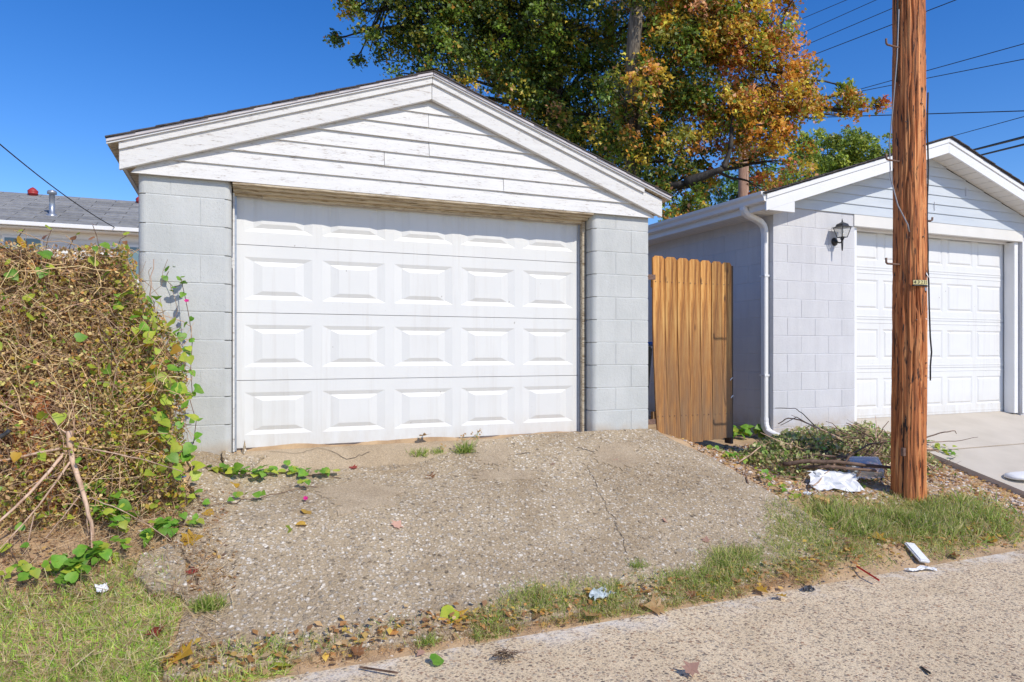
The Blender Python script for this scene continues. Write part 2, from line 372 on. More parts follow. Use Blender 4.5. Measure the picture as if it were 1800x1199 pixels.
# ------------------------------------------------------------------ vertex-coloured clouds of small faces
TM = {
 'maple': [(0, 0, 0), (.18, .30, .0), (.42, .22, .03), (.52, .52, -.06), (.66, .17, .02), (1.0, 0, -.10), (.66, -.17, .02), (.52, -.52, -.06), (.42, -.22, .03), (.18, -.30, 0)],
 'star': [(0, 0, 0), (.30, .42, -.05), (.50, .16, .03), (1.0, 0, -.10), (.50, -.16, .03), (.30, -.42, -.05)],
 'kite': [(0, 0, 0), (.45, .33, .05), (1, 0, -.08), (.45, -.33, .05)],
 'straw': [(0, .010, 0), (.5, .010, .05), (1, 0, 0), (.5, -.010, .05), (0, -.010, 0)],
 'blade': [(0, .034, 0), (.5, .028, .07), (1, 0, .0), (.5, -.028, .07), (0, -.034, 0)],
}
def cloud(name, P, size, cols, mat, parent=None, tm='maple', nbias=(0, 0, 0), origin=None, axis=None):
    P = np.asarray(P, float); N = len(P); T = np.array(TM[tm]); k = len(T)
    n = rng.normal(size=(N, 3)); n /= np.linalg.norm(n, axis=1)[:, None]; n = n+np.array(nbias); n /= np.linalg.norm(n, axis=1)[:, None]
    if axis is None: a = rng.normal(size=(N, 3))
    else: a = axis
    a = a-n*(a*n).sum(1)[:, None]; a /= (np.linalg.norm(a, axis=1)[:, None]+1e-9)
    b = np.cross(n, a); s = np.broadcast_to(np.asarray(size, float), (N,))
    V = P[:, None, :]+s[:, None, None]*(a[:, None, :]*(T[None, :, 0, None]-.5*(tm != 'blade'))+b[:, None, :]*T[None, :, 1, None]+n[:, None, :]*T[None, :, 2, None])
    return rawmesh(name, V.reshape(-1, 3), k, N, np.repeat(cols, k, axis=0), mat, parent, origin)
def rawmesh(name, V, k, N, cols, mat, parent=None, origin=None):
    org = np.array(origin if origin is not None else V.mean(0)); me = bpy.data.meshes.new(name)
    me.vertices.add(len(V)); me.vertices.foreach_set('co', (V-org).astype(np.float32).ravel())
    me.loops.add(N*k); me.loops.foreach_set('vertex_index', np.arange(N*k, dtype=np.int32))
    me.polygons.add(N); me.polygons.foreach_set('loop_start', np.arange(0, N*k, k, dtype=np.int32))
    me.polygons.foreach_set('loop_total', np.full(N, k, dtype=np.int32))
    me.update(calc_edges=True)
    at_ = me.attributes.new('Col', 'FLOAT_COLOR', 'POINT')
    c4 = np.concatenate([cols, np.ones((len(cols), 1))], 1); at_.data.foreach_set('color', c4.astype(np.float32).ravel())
    return link(name, me, mat, parent, Vector(org))
def stemcloud(name, paths, rads, cols, mat, parent=None, n=3):
    V, F, C = [], [], []
    for p, r, c in zip(paths, rads, cols):
        b = len(V); tubevf(p, r, n, False, V, F); C += [c]*(len(V)-b)
    o = mesh(name, V, F, mat, parent, True)
    at_ = o.data.attributes.new('Col', 'FLOAT_COLOR', 'POINT')
    at_.data.foreach_set('color', np.concatenate([np.array(C), np.ones((len(C), 1))], 1).astype(np.float32).ravel())
    return o
def pick(pal, n, w=None, jit=.25):
    pal = np.array(pal); i = rng.choice(len(pal), n, p=w); return np.clip(pal[i]*(1+rng.normal(size=(n, 1))*jit), .004, 1)

# ================================================================== GROUND
def axis_pts(lo, hi, step, far):
    a = [-far, -far*.4, -40, -20, -10]; a = [v for v in a if v < lo-1]
    b = [10, 16, 25, 40, far*.4, far]; b = [v for v in b if v > hi+1]
    return a+list(np.arange(lo, hi+1e-6, step))+b
xs = axis_pts(-4.5, 11.0, .09, 260); ys = axis_pts(3.0, 7.0, .07, 260)
V = []; F = []
for y in ys:
    for x in xs:
        w = sm(3.3, 3.6, y)*(1-sm(6.4, 6.7, x))
        V.append((x, y, hz(x, y)+w*(.02*nz(x, y, 0, 3)+.010*nz(x, y, 4, 11))))
nx = len(xs)
for j in range(len(ys)-1):
    for i in range(nx-1):
        F.append((j*nx+i, j*nx+i+1, (j+1)*nx+i+1, (j+1)*nx+i))
tag(mesh('ground', V, F, MT['dirt'], None, True), 'dry brown earth of the yards and verge', kind='structure')

def sheet(name, xl, xr, ya, yb, nxs, nys, zf, mat, kind='structure', skirt=.1, label=None):
    V = []; F = []
    for j in range(nys+1):
        for i in range(nxs+1):
            u, v = i/nxs, j/nys
            y = ya(u)+(yb(u)-ya(u))*v
            x = xl(y)+(xr(y)-xl(y))*u
            V.append((x, y, zf(x, y)))
    w = nxs+1
    for j in range(nys):
        for i in range(nxs): F.append((j*w+i, j*w+i+1, (j+1)*w+i+1, (j+1)*w+i))
    ring = [i for i in range(w)]+[j*w+nxs for j in range(1, nys+1)]+[nys*w+i for i in range(nxs-1, -1, -1)]+[j*w for j in range(nys-1, 0, -1)]
    b = len(V)
    m = len(ring)
    for r_ in ring: V.append(V[r_])
    for r_ in ring: V.append((V[r_][0], V[r_][1], V[r_][2]-skirt))
    for i in range(m): F.append((b+(i+1) % m, b+i, b+m+i, b+m+(i+1) % m))
    return tag(mesh(name, V, F, mat, None, True), label, kind=kind)
# concrete apron in front of the old garage
def axl(y): return -.27+.10*nz(y, 3, 0, 2.2)+.05*nz(y, 8, 0, 7)
def axr(y): return 3.62+.42*sm(5.35, 4.9, y)+.10*sm(4.6, 3.6, y)+.02*nz(y, 1, 0, 5) if False else 3.64+(5.32-y)*.62*sm(5.4, 5.0, y)*1.0 if y > 4.9 else 3.64+.42*.62+(4.9-y)*.16+.02*nz(y, 1, 0, 5)
def az(x, y): return hz(x, y)+.022+.010*nz(x, y, 2, 1.3)+.004*nz(x, y, 7, 6)+.03*max(0, nz(x, y, 3, .9))*sm(5.3, 4.9, y)
apron = sheet('apron', axl, axr, lambda u: 3.37+.04*nz(u*9, 2)+.12*sm(.6, 1, u), lambda u: 5.335, 90, 48, az, MT['apron'], label='sloping pebbly concrete apron before the old garage')
# the alley: one flat strip of exposed aggregate
def ay(u): x = -40+80*u; return 3.33+.05*nz(x, 0, 0, 1.1)+.03*nz(x, 4, 0, 4)
alley = sheet('alley', lambda y: -40, lambda y: 40, lambda u: -9.0, ay, 700, 6, lambda x, y: -.770, MT['alley'], skirt=.05, label='flat pinkish exposed aggregate alley')
# new driveway at the right
drive = sheet('driveway', lambda y: 6.82+.02*nz(y, 0, 0, 2), lambda y: 11.5, lambda u: 3.36, lambda u: 6.3, 20, 24, lambda x, y: Dz(y), MT['drive'], skirt=.12, label='clean pale concrete driveway of the newer garage')
jo = mesh('expansion_joint', [(6.83, 5.02, Dz(5.02)+.003), (11.4, 5.02, Dz(5.02)+.003), (11.4, 5.035, Dz(5.035)+.003), (6.83, 5.035, Dz(5.035)+.003)], [(0, 1, 2, 3)], MT['patchc'])
jo.parent = drive; jo.location -= drive.location
# threshold strip before the door, bits of broken slab, mortar patches and cracks
def thz(x, y): return -.022-.02*sm(5.5, 5.36, y)-.125*sm(5.40, 5.13, y)*sm(2.6, 1.3, x)-.007*nz(x, y, 2, 4)-.004*nz(x, y, 6, 13)
th = sheet('threshold', lambda y: .03, lambda y: 2.93, lambda u: 5.12+.05*nz(u*7, 5)+.10*sm(.6, 1, u), lambda u: 5.56, 60, 12, thz, MT['smoothc'], skirt=.12, label='smooth worn concrete threshold below the garage door')
def patch(name, pts, mat, up, parent, jag=.18, n=40):
    P = [gp(*p) for p in pts]; c = sum(P, Vector())/len(P); ring = []
    for i in range(n):
        t = i/n*len(P); a, b = P[int(t) % len(P)], P[(int(t)+1) % len(P)]; f = t-int(t)
        q = a.lerp(b, f); q = c+(q-c)*(1+jag*nz(i*.45, c.x*3)+jag*.6*nz(i*1.7, c.x*7)); ring.append(q)
    V = []
    for s in (1.0, .66, .33):
        for q in ring:
            w = c+(q-c)*s; V.append((w.x, w.y, az(w.x, w.y)+up))
    V.append((c.x, c.y, az(c.x, c.y)+up)); F = []
    for k in range(2):
        for i in range(n): F.append((k*n+i, k*n+(i+1) % n, (k+1)*n+(i+1) % n, (k+1)*n+i))
    for i in range(n): F.append((2*n+i, 2*n+(i+1) % n, 3*n))
    b = len(V)
    for i in range(n): V.append((V[i][0], V[i][1], V[i][2]-.03))
    for i in range(n): F.append(((i+1) % n, i, b+i, b+(i+1) % n))
    o = mesh(name, V, F, mat); o.parent = parent; o.location -= parent.location; return o
for pts in ([(835, 795), (880, 780), (905, 800), (880, 820), (845, 822)], [(830, 838), (880, 828), (940, 832), (935, 845), (860, 850)],
            [(560, 870), (640, 850), (700, 870), (690, 895), (600, 905)], [(1040, 800), (1080, 780), (1110, 785), (1130, 815), (1095, 830), (1050, 815)]):
    patch('mortar_patch', pts, MT['patchc'], .007, apron, .4, 64)
def crack(pts, w, parent, zf=az, mat='crack'):
    P = [gp(*p) for p in pts]; Q = []
    for a, b in zip(P[:-1], P[1:]):
        for k in range(6): Q.append(a.lerp(b, k/6))
    Q.append(P[-1]); V = []; F = []
    for i, q in enumerate(Q):
        d = (Q[min(i+1, len(Q)-1)]-Q[max(i-1, 0)]); s = Vector((-d.y, d.x, 0)).normalized()
        j = Vector((nz(i*.8, P[0].x*5), nz(i*.8, 9+P[0].y), 0))*.018; ww = w*(.55+.7*abs(nz(i*.6, 3, P[0].x)))
        for e in (-1, 1):
            r_ = q+j+s*ww*e; V.append((r_.x, r_.y, zf(r_.x, r_.y)+.004))
    for i in range(len(Q)-1): F.append((2*i, 2*i+1, 2*i+3, 2*i+2))
    o = mesh('crack', V, F, MT[mat]); o.parent = parent; o.location -= parent.location
crack([(1032, 822), (1038, 838), (1046, 846), (1051, 868), (1064, 886), (1067, 903), (1081, 915), (1084, 934), (1096, 950), (1098, 970), (1106, 990)], .0022, apron)
crack([(1015, 790), (1035, 795), (1052, 800), (1068, 806)], .006, apron)
crack([(840, 808), (868, 812), (890, 806), (930, 800)], .005, apron)
crack([(318, 970), (330, 990), (340, 1015), (350, 1035)], .006, apron)
crack([(470, 808), (520, 812), (560, 806), (610, 816), (650, 808)], .003, apron, lambda x, y: thz(x, y)+.002)
crack([(832, 846), (870, 838), (905, 836), (942, 842)], .004, apron)
# broken slab at the foot of the left pillar
sl1 = patch('slab_piece', [(390, 808), (430, 795), (470, 815), (440, 835), (395, 832)], MT['apron'], .05, apron, .1)
sl2 = patch('slab_piece', [(250, 985), (300, 965), (325, 1000), (330, 1050), (270, 1050), (235, 1020)], MT['apron'], .02, apron, .1)

# ================================================================== OLD GARAGE
FY = 5.34; GX0, GX1 = -.604, 3.547; GB = 11.4
gar = thing('garage', 'old pale grey block garage with peeling white gable and white door', 'garage', (1.47, FY, 0))
_bm = {}
def blockmesh(w, d, h, bl, br, mat, c=.0035, ends=False):
    key = (round(w, 3), round(d, 3), round(h, 3), bl, br, mat)
    if key in _bm: return _bm[key]
    P = []                                              # plan: front at y=0, goes back to y=d
    def arc(cx, cyy, r, a0, a1, n=6): return [(cx+r*math.cos(a0+(a1-a0)*i/n), cyy+r*math.sin(a0+(a1-a0)*i/n)) for i in range(n+1)]
    r = .048
    P += arc(r, r, r, math.pi, 1.5*math.pi) if bl else [(0, 0)]
    P += arc(w-r, r, r, 1.5*math.pi, 2*math.pi) if br else [(w, 0)]
    P += [(w, d), (0, d)]
    n = len(P); V = []; F = []
    for z, ins in ((0, c), (c, 0), (h-c, 0), (h, c)):
        for x, y in P: V.append((w/2+(x-w/2)*(1-2*ins/w), d/2+(y-d/2)*(1-2*ins/d), z))
    for k in range(3):
        for i in range(n): F.append((k*n+i, k*n+(i+1) % n, (k+1)*n+(i+1) % n, (k+1)*n+i))
    F.append(tuple(range(n-1, -1, -1))); F.append(tuple(3*n+i for i in range(n)))
    me = bpy.data.meshes.new('block'); me.from_pydata(V, [], F); me.update(); me.materials.append(MT[mat]); _bm[key] = me
    return me
J = .0045
def put_block(parent, x0, x1, y, d, z0, z1, bl, br, mat, j=J):
    o = link('block', blockmesh(x1-x0-j, d, z1-z0-j, bl, br, mat), None, parent, (x0+j/2, y+random.uniform(-.001, .001), z0+j/2))
    return o
CH = .2032
for i in range(10):
    z0 = -.007+i*CH; z1 = min(z0+CH, 1.995)
    if i == 0: z0 -= .1
    s = GX0+(.205 if i % 2 else .395)
    put_block(gar, GX0, s, FY, .19, z0, z1, True, False, 'block'); put_block(gar, s, 0.0, FY, .19, z0, z1, False, True, 'block')
    s = 2.962+(.24 if i % 2 else .40)
    put_block(gar, 2.962, s, FY, .19, z0, z1, True, False, 'block'); put_block(gar, s, GX1, FY, .19, z0, z1, False, False, 'block')
V, F = boxvf(GX0+.05, -.05, FY+.003, FY+.18, -.1, 1.99); V2, F2 = boxvf(3.01, GX1-.006, FY+.003, FY+.18, -.1, 1.99)
mesh('mortar', V, F, MT['mortar'], gar); mesh('mortar', V2, F2, MT['mortar'], gar)
box('wall', GX0, GX0+.19, FY+.192, GB, -.1, 1.99, MT['block'], gar); box('wall', GX1-.19, GX1, FY+.192, GB, -.1, 1.99, MT['block'], gar)
box('wall', GX0+.192, GX1-.192, GB-.19, GB, -.1, 1.99, MT['block'], gar)
AX, AZ, SL = 1.47, 2.93, .352                            # roof apex and slope
def rz(x, top=AZ): return top-abs(x-AX)*SL
# gable boards
SB = 1.950; EXP = .1135
def board(name, x0b, x1b, x0t, x1t, zb, zt, yb, yt, mat, parent, th=.016):
    V = [(x0b, yb, zb), (x1b, yb, zb), (x1t, yt, zt), (x0t, yt, zt), (x0b, yb+th, zb), (x1b, yb+th, zb), (x1t, yt+th, zt), (x0t, yt+th, zt)]
    F = [(0, 1, 2, 3), (7, 6, 5, 4), (0, 4, 5, 1), (1, 5, 6, 2), (2, 6, 7, 3), (3, 7, 4, 0)]
    return mesh(name, V, F, mat, parent)
joints = {0: [], 1: [2.15], 2: [1.17, 2.15], 3: [1.47], 4: [], 5: [1.47], 6: []}
joints = {0: [], 1: [2.10], 2: [1.10], 3: [1.46], 4: [], 5: [1.455], 6: []}
for i in range(8):
    zb = SB+i*EXP-(0 if i else .0); zt = zb+EXP+.012
    hw = lambda z: max(0.01, (AZ-.16-z)/SL+.03)
    ends = [max(AX-hw(zb), -.64)]+joints.get(i, [])+[min(AX+hw(zb), 3.585)]
    if zb > AZ-.17: break
    for a, b in zip(ends[:-1], ends[1:]):
        g = .002; ga = a+(g if a != ends[0] else 0); gb_ = b-(g if b != ends[-1] else 0)
        ta = max(AX-hw(zt), ga) if a == ends[0] else ga; tb = min(AX+hw(zt), gb_) if b == ends[-1] else gb_
        w = random.uniform(-.002, .002)
        o = board('siding_board', ga, gb_, ta, tb, zb+random.uniform(-.002, .002), zt, 5.300+w, 5.318+w, MT['peel'], gar)
slabxz('gable_wall', [(GX0+.05, 1.97), (GX1-.05, 1.97), (AX, AZ-.17)], 5.336, 5.40, MT['peel'], gar)
# rake boards, frieze strips, drip edges
for s in (-1, 1):
    xe = AX+s*2.175
    slabxz('rake_board', [(xe, rz(xe)-.050), (AX+s*.0015, AZ-.050), (AX+s*.0015, AZ-.050-.150), (xe, rz(xe)-.050-.160)], 5.262, 5.298, MT['peel'], gar, .003)
    ins = .0 if s < 0 else .20
    slabxz('frieze_strip', [(xe-s*ins, rz(xe-s*ins)-.028), (AX+s*.0015, AZ-.028), (AX+s*.0015, AZ-.078), (xe-s*ins, rz(xe-s*ins)-.078)], 5.244, 5.260, MT['peel'], gar, .002)
    xt = AX+s*2.245
    slabxz('drip_edge', [(xt, rz(xt)+.004), (AX+s*.001, AZ+.004), (AX+s*.001, AZ-.018), (xt, rz(xt)-.018)], 5.218, 5.243, MT['drip'], gar, .002)
    slabxz('drip_edge', [(xt, rz(xt)-.0195), (AX+s*.001, AZ-.0195), (AX+s*.001, AZ-.030), (xt, rz(xt)-.030)], 5.228, 5.243, MT['trim'], gar, .001)
    # roof deck and its eave
    V = [(xt-s*.006, 5.245, rz(xt)-.012), (AX, 5.245, AZ-.012), (AX, GB+.2, AZ-.012), (xt-s*.006, GB+.2, rz(xt)-.012)]
    V += [(x, y, z-.022) for x, y, z in V]
    roof = mesh('roof_deck', V, [(0, 1, 2, 3), (7, 6, 5, 4), (0, 4, 5, 1), (1, 5, 6, 2), (2, 6, 7, 3), (3, 7, 4, 0)], MT['cream'], gar)
    xo = AX+s*2.165
    box('eave_board', min(xo, xo-s*.02), max(xo, xo-s*.02), 5.30, GB+.15, rz(xo)-.185, rz(xo)-.038, MT['peel'], gar)
    xw = GX0 if s < 0 else GX1
    V = [(xo-s*.022, 5.30, rz(xo)-.18), (xw, 5.30, 1.985), (xw, GB, 1.985), (xo-s*.022, GB, rz(xo)-.18)]
    mesh('eave_soffit', V+[(x, y, z+.012) for x, y, z in V], [(0, 1, 2, 3), (7, 6, 5, 4), (0, 4, 5, 1), (1, 5, 6, 2), (2, 6, 7, 3), (3, 7, 4, 0)], MT['cream'], gar)
    n = 15; L = 2.245/n
    for i in range(n):                                  # shingle courses, each lapping the one below
        xa = AX+s*(2.25-i*L); xb = AX+s*max(.0, 2.25-(i+1)*L-.03)
        ya = 5.212-random.uniform(0, .010)
        V = [(xa, ya, rz(xa)+.018), (xb, ya, rz(xb)+.012), (xb, GB+.21, rz(xb)+.012), (xa, GB+.21, rz(xa)+.018)]
        V += [(x, y, z-.0085) for x, y, z in V]
        mesh('shingle', V, [(0, 1, 2, 3), (7, 6, 5, 4), (0, 4, 5, 1), (1, 5, 6, 2), (2, 6, 7, 3), (3, 7, 4, 0)], MT['shingle'], gar)
mesh('ridge_cap', [(AX-.14, 5.208, rz(AX-.14)+.022), (AX, 5.208, AZ+.026), (AX+.14, 5.208, rz(AX+.14)+.022), (AX-.14, GB+.2, rz(AX-.14)+.022), (AX, GB+.2, AZ+.026), (AX+.14, GB+.2, rz(AX+.14)+.022)], [(0, 1, 4, 3), (1, 2, 5, 4)], MT['shingle'], gar)
# header: soffit board, stop mouldings, side stops
DY = 5.525; DX0, DX1 = .024, 2.925
box('header_soffit', 0.004, 2.958, 5.304, 5.43, 1.934, 1.949, MT['cream'], gar)
box('header_moulding', 0.006, 2.956, 5.345, 5.40, 1.922, 1.9335, MT['cream'], gar)
box('header_moulding', 0.008, 2.954, 5.405, 5.47, 1.905, 1.9335, MT['cream'], gar)
box('header_moulding', 0.010, .21, 5.473, 5.503, 1.888, 1.932, MT['cream'], gar); box('header_moulding', .213, 2.95, 5.470, 5.500, 1.878, 1.932, MT['cream'], gar)
box('header', GX0+.2, GX1-.2, 5.41, 5.60, 1.950, 2.10, MT['cream'], gar)
box('side_stop', .004, .018, 5.46, 5.515, -.02, 1.903, MT['peel'], gar, .002); box('side_stop', 2.925, 2.953, 5.455, 5.51, -.02, 1.903, MT['cream'], gar, .002)
box('weather_strip', .0185, .032, 5.50, 5.517, -.02, 1.886, MT['steel'], gar); box('weather_strip', 2.910, 2.9245, 5.50, 5.517, -.02, 1.886, MT['steel'], gar)
box('jamb', -.10, -.001, FY+.192, 5.60, -.05, 2.0, MT['post'], gar); box('jamb', 2.963, 3.05, FY+.192, 5.60, -.05, 2.0, MT['post'], gar)

def door_sections(parent, x0, x1, y, z0, nrow, sh, ncol, mx, gapx, my0, my1, bw, dep, mat, ribs=False, gap=.004, bx=1.0):
    pitch = (x1-x0-2*mx+gapx)/ncol; pw = pitch-gapx
    pm = None
    for r_ in range(nrow):
        za = z0+r_*sh+gap/2; zb = z0+(r_+1)*sh-gap/2
        V = []; F = []
        xsx = [x0, *sum([[x0+mx+i*pitch, x0+mx+i*pitch+pw] for i in range(ncol)], []), x1]; zs = [za, za+my0, zb-my1, zb]
        c = .004
        for k, z in enumerate(zs):
            for x in xsx: V.append((x, y, z))
        w = len(xsx)
        for k in range(3):
            for i in range(w-1):
                if k == 1 and i % 2 == 1: continue
                F.append((k*w+i, k*w+i+1, (k+1)*w+i+1, (k+1)*w+i))
        b = len(V)                                      # rim turned back and a back sheet
        rim = [(x0, za), (x1, za), (x1, zb), (x0, zb)]; idx = [0, w-1, 4*w-1, 3*w]
        for x, z in rim: V.append((x, y+.04, z))
        for i in range(4): F.append((idx[(i+1) % 4], idx[i], b+i, b+(i+1) % 4))
        F.append((b, b+3, b+2, b+1))
        sec = mesh('door_section', V, F, mat, parent)
        if ribs:
            for zr in (za+.028, zb-.045): box('rib', x0+.002, x1-.002, y-.004, y-.0005, zr, zr+.018, mat, sec, .002)
        for i in range(ncol):
            xa = x0+mx+i*pitch; h = zs[2]-zs[1]
            if pm is None:
                rects = [(0, 0), (bw, dep), (2*bw, -.001)]
                PV = []; PF = []
                for ins, d in rects: PV += [(ins*bx, d, ins), (pw-ins*bx, d, ins), (pw-ins*bx, d, h-ins), (ins*bx, d, h-ins)]
                for k in range(2):
                    for q in range(4): PF.append((k*4+q, k*4+(q+1) % 4, (k+1)*4+(q+1) % 4, (k+1)*4+q))
                PF.append((8, 9, 10, 11))
                pm = bpy.data.meshes.new('raised_panel'); pm.from_pydata(PV, [], PF); pm.update(); pm.materials.append(mat)
            link('raised_panel', pm, None, sec, (xa, y, zs[1]))
door_sections(gar, DX0, DX1, DY, -.004, 4, .512, 5, .062, .075, .098, .090, .032, .0105, MT['door'], False, .004, 2.0)
tube('door_seal', [(DX0, DY+.006, -.015), (DX1, DY+.006, -.015)], .016, MT['seal'], gar, 10)

# ================================================================== NEWER GARAGE
NY = 5.85; NX0 = 5.5; NX1 = 10.44; NAX = 7.97; NBACK = 12.5; NTOP = 2.335
ngar = thing('garage', 'newer pale lavender block garage with gutter and white door beside the pole', 'garage', (NAX, NY, -.25))
zc0 = -.32; n = 13
courses = [(zc0+i*CH, zc0+(i+1)*CH) for i in range(n)]; courses[-1] = (courses[-1][0], NTOP)
_sm = {}
def side_block(y0, y1, z0, z1):
    key = (round(y1-y0, 3), round(z1-z0, 3))
    if key not in _sm:
        me = blockmesh(y1-y0-J, .19, z1-z0-J, False, False, 'block2').copy(); me.transform(Matrix.Rotation(R(-90), 4, 'Z')); _sm[key] = me
    link('block', _sm[key], None, ngar, (NX0+random.uniform(-.001, .001), y1-J/2, z0+J/2))
for i, (z0, z1) in enumerate(courses):
    xs_ = [NX0, NX0+.4064, NX0+.8128, 6.718] if i % 2 else [NX0+.1915, NX0+.2, NX0+.6096, NX0+1.016, 6.718]
    if i % 2 == 0: xs_ = [NX0+.0, NX0+.2032, NX0+.6096, NX0+1.016, 6.718]
    for a, b in zip(xs_[:-1], xs_[1:]): put_block(ngar, a, b, NY, .19, z0, z1, False, False, 'block2')
    put_block(ngar, 9.74, 9.74+(.4064 if i % 2 else .2032), NY, .19, z0, z1, False, False, 'block2')
    put_block(ngar, 9.74+(.4064 if i % 2 else .2032), NX1-(.2 if i % 2 else .0), NY, .19, z0, z1, False, False, 'block2')
    y = NY+.192; ends = [y, y+(.2 if i % 2 else .4064)]
    while ends[-1] < 9.2: ends.append(ends[-1]+.4064)
    for a, b in zip(ends[:-1], ends[1:]): side_block(a, b, z0, z1)
box('mortar', NX0+.004, 6.714, NY+.0025, NY+.18, zc0, NTOP-.01, MT['mortar2'], ngar); box('mortar', 9.744, NX1-.004, NY+.0025, NY+.18, zc0, NTOP-.01, MT['mortar2'], ngar)
box('mortar', NX0+.0026, NX0+.18, NY+.185, 9.2, zc0, NTOP-.01, MT['mortar2'], ngar)
box('wall', NX0, NX0+.19, 9.65, NBACK, zc0, NTOP, MT['block2'], ngar); box('wall', NX1-.19, NX1, NY+.2, NBACK, zc0, NTOP, MT['block2'], ngar)
box('wall', NX0+.2, NX1-.2, NBACK-.19, NBACK-.001, zc0, NTOP, MT['block2'], ngar)
NAZ = 3.296; NSL = .325; OV = .255
def nrz(x): return NAZ-abs(x-NAX)*NSL
for i in range(8):
    zb = NTOP-.012+i*.114; zt = zb+.122
    hw = lambda z: max(.01, (3.10-z)/NSL+.02)
    if zb > 3.07: break
    xl_, xr_ = NAX-min(hw(zb), NAX-NX0-.02), NAX+min(hw(zb), NX1-NAX-.02)
    board('siding_course', xl_, xr_, max(NAX-hw(zt), xl_), min(NAX+hw(zt), xr_), zb, zt, NY-.016, NY-.004, MT['vinyl'], ngar, .006)
slabxz('gable_wall', [(NX0+.01, NTOP+.002), (NX1-.01, NTOP+.002), (NAX, 3.09)], NY+.006, NY+.1, MT['mortar2'], ngar)
for x in (8.62, 8.04): box('siding_seam', x, x+.004, NY-.0215, NY-.014, NTOP+(.36 if x > 8.1 else .13), NTOP+(.47 if x > 8.1 else .24), MT['mortar2'], ngar)
FY2 = NY-OV
for s in (-1, 1):
    xe = NAX+s*2.80
    slabxz('rake_fascia', [(xe, nrz(xe)-.012), (NAX+s*.001, NAZ-.012), (NAX+s*.001, NAZ-.186), (xe, nrz(xe)-.186)], FY2, FY2+.02, MT['trim'], ngar, .002)
    slabxz('rake_trim', [(xe, nrz(xe)-.012), (NAX+s*.001, NAZ-.012), (NAX+s*.001, NAZ-.062), (xe, nrz(xe)-.062)], FY2-.012, FY2-.0005, MT['trim'], ngar, .002)
    # vented soffit: one slat after another up the slope
    ns = 20; xw = NAX+s*2.74
    for i in range(ns):
        a = NAX+s*(2.74*i/ns+.004); b = NAX+s*(2.74*(i+1)/ns-.004)
        V = [(a, FY2+.021, nrz(a)-.176), (b, FY2+.021, nrz(b)-.176), (b, NY-.004, nrz(b)-.176), (a, NY-.004, nrz(a)-.176)]
        V += [(x, y, z+.01) for x, y, z in V]
        mesh('soffit_slat', V, [(3, 2, 1, 0), (4, 5, 6, 7), (0, 1, 5, 4), (1, 2, 6, 5), (2, 3, 7, 6), (3, 0, 4, 7)], MT['soffit'], ngar)
    xt = NAX+s*2.83
    V = [(xt, FY2-.02, nrz(xt)), (NAX, FY2-.02, NAZ), (NAX, NBACK+.25, NAZ), (xt, NBACK+.25, nrz(xt))]
    V += [(x, y, z-.010) for x, y, z in V]
    mesh('roof_deck', V, [(0, 1, 2, 3), (7, 6, 5, 4), (0, 4, 5, 1), (1, 5, 6, 2), (2, 6, 7, 3), (3, 7, 4, 0)], MT['shingle'], ngar)
    n2 = 18; L = 2.84/n2
    for i in range(n2):
        xa = NAX+s*(2.845-i*L); xb = NAX+s*max(0, 2.845-(i+1)*L-.03); ya = FY2-.03-random.uniform(0, .008)
        V = [(xa, ya, nrz(xa)+.016), (xb, ya, nrz(xb)+.009), (xb, NBACK+.26, nrz(xb)+.009), (xa, NBACK+.26, nrz(xa)+.016)]
        V += [(x, y, z-.0085) for x, y, z in V]
        mesh('shingle', V, [(0, 1, 2, 3), (7, 6, 5, 4), (0, 4, 5, 1), (1, 5, 6, 2), (2, 6, 7, 3), (3, 7, 4, 0)], MT['shingle'], ngar)
# eave box, gutter, downspout on the near side
EX = NX0-.27; ez = nrz(EX)
box('eave_fascia', EX-.016, EX, FY2+.03, NBACK+.2, ez-.175, ez-.012, MT['trim'], ngar)
box('eave_soffit', EX+.001, NX0-.001, FY2+.03, NBACK+.2, ez-.178, ez-.166, MT['soffit'], ngar)
for k in range(3): box('soffit_groove', EX+.06+k*.07, EX+.066+k*.07, FY2+.04, NBACK, ez-.1795, ez-.1785, MT['mortar2'], ngar)
box('eave_return', EX-.018, NX0+.06, FY2+.002, FY2+.024, ez-.196, ez-.08, MT['trim'], ngar, .002)
prof = [(0, -.10), (-.060, -.10), (-.070, -.092), (-.078, -.055), (-.105, -.030), (-.112, -.004), (-.112, 0), (-.102, 0), (-.100, -.010), (-.068, -.055), (-.058, -.090), (0, -.090)]
gx, gz_ = EX-.017, ez-.008
P = [(gx+a, gz_+b) for a, b in prof]
slabxz('gutter', P, FY2+.01, NBACK+.2, MT['trim'], ngar)
slabxz('gutter_end_cap', [(gx+a, gz_+b) for a, b in prof[:7]]+[(gx, gz_)], FY2+.004, FY2+.0095, MT['trim'], ngar)
def rect_tube(name, P, w, d, mat, parent, corr=False):
    P = [Vector(p) for p in P]; V = []; F = []
    for i, p in enumerate(P):
        dr = (P[min(i+1, len(P)-1)]-P[max(i-1, 0)]).normalized()
        a = Vector((0, 1, 0)) if abs(dr.y) < .75 else Vector((1, 0, 0))
        a = (a-dr*a.dot(dr)).normalized(); c = dr.cross(a); e = 1+(.05 if corr and i % 2 else 0)
        for x, y in ((-1, -.7), (-.7, -1), (.7, -1), (1, -.7), (1, .7), (.7, 1), (-.7, 1), (-1, .7)): V.append(p+a*x*w/2*e+c*y*d/2*e)
    for i in range(len(P)-1):
        for k in range(8): F.append((i*8+k, i*8+(k+1) % 8, (i+1)*8+(k+1) % 8, (i+1)*8+k))
    F += [tuple(range(7, -1, -1)), tuple((len(P)-1)*8+k for k in range(8))]
    return mesh(name, V, F, mat, parent)
dx, dy = NX0-.042, NY+.085
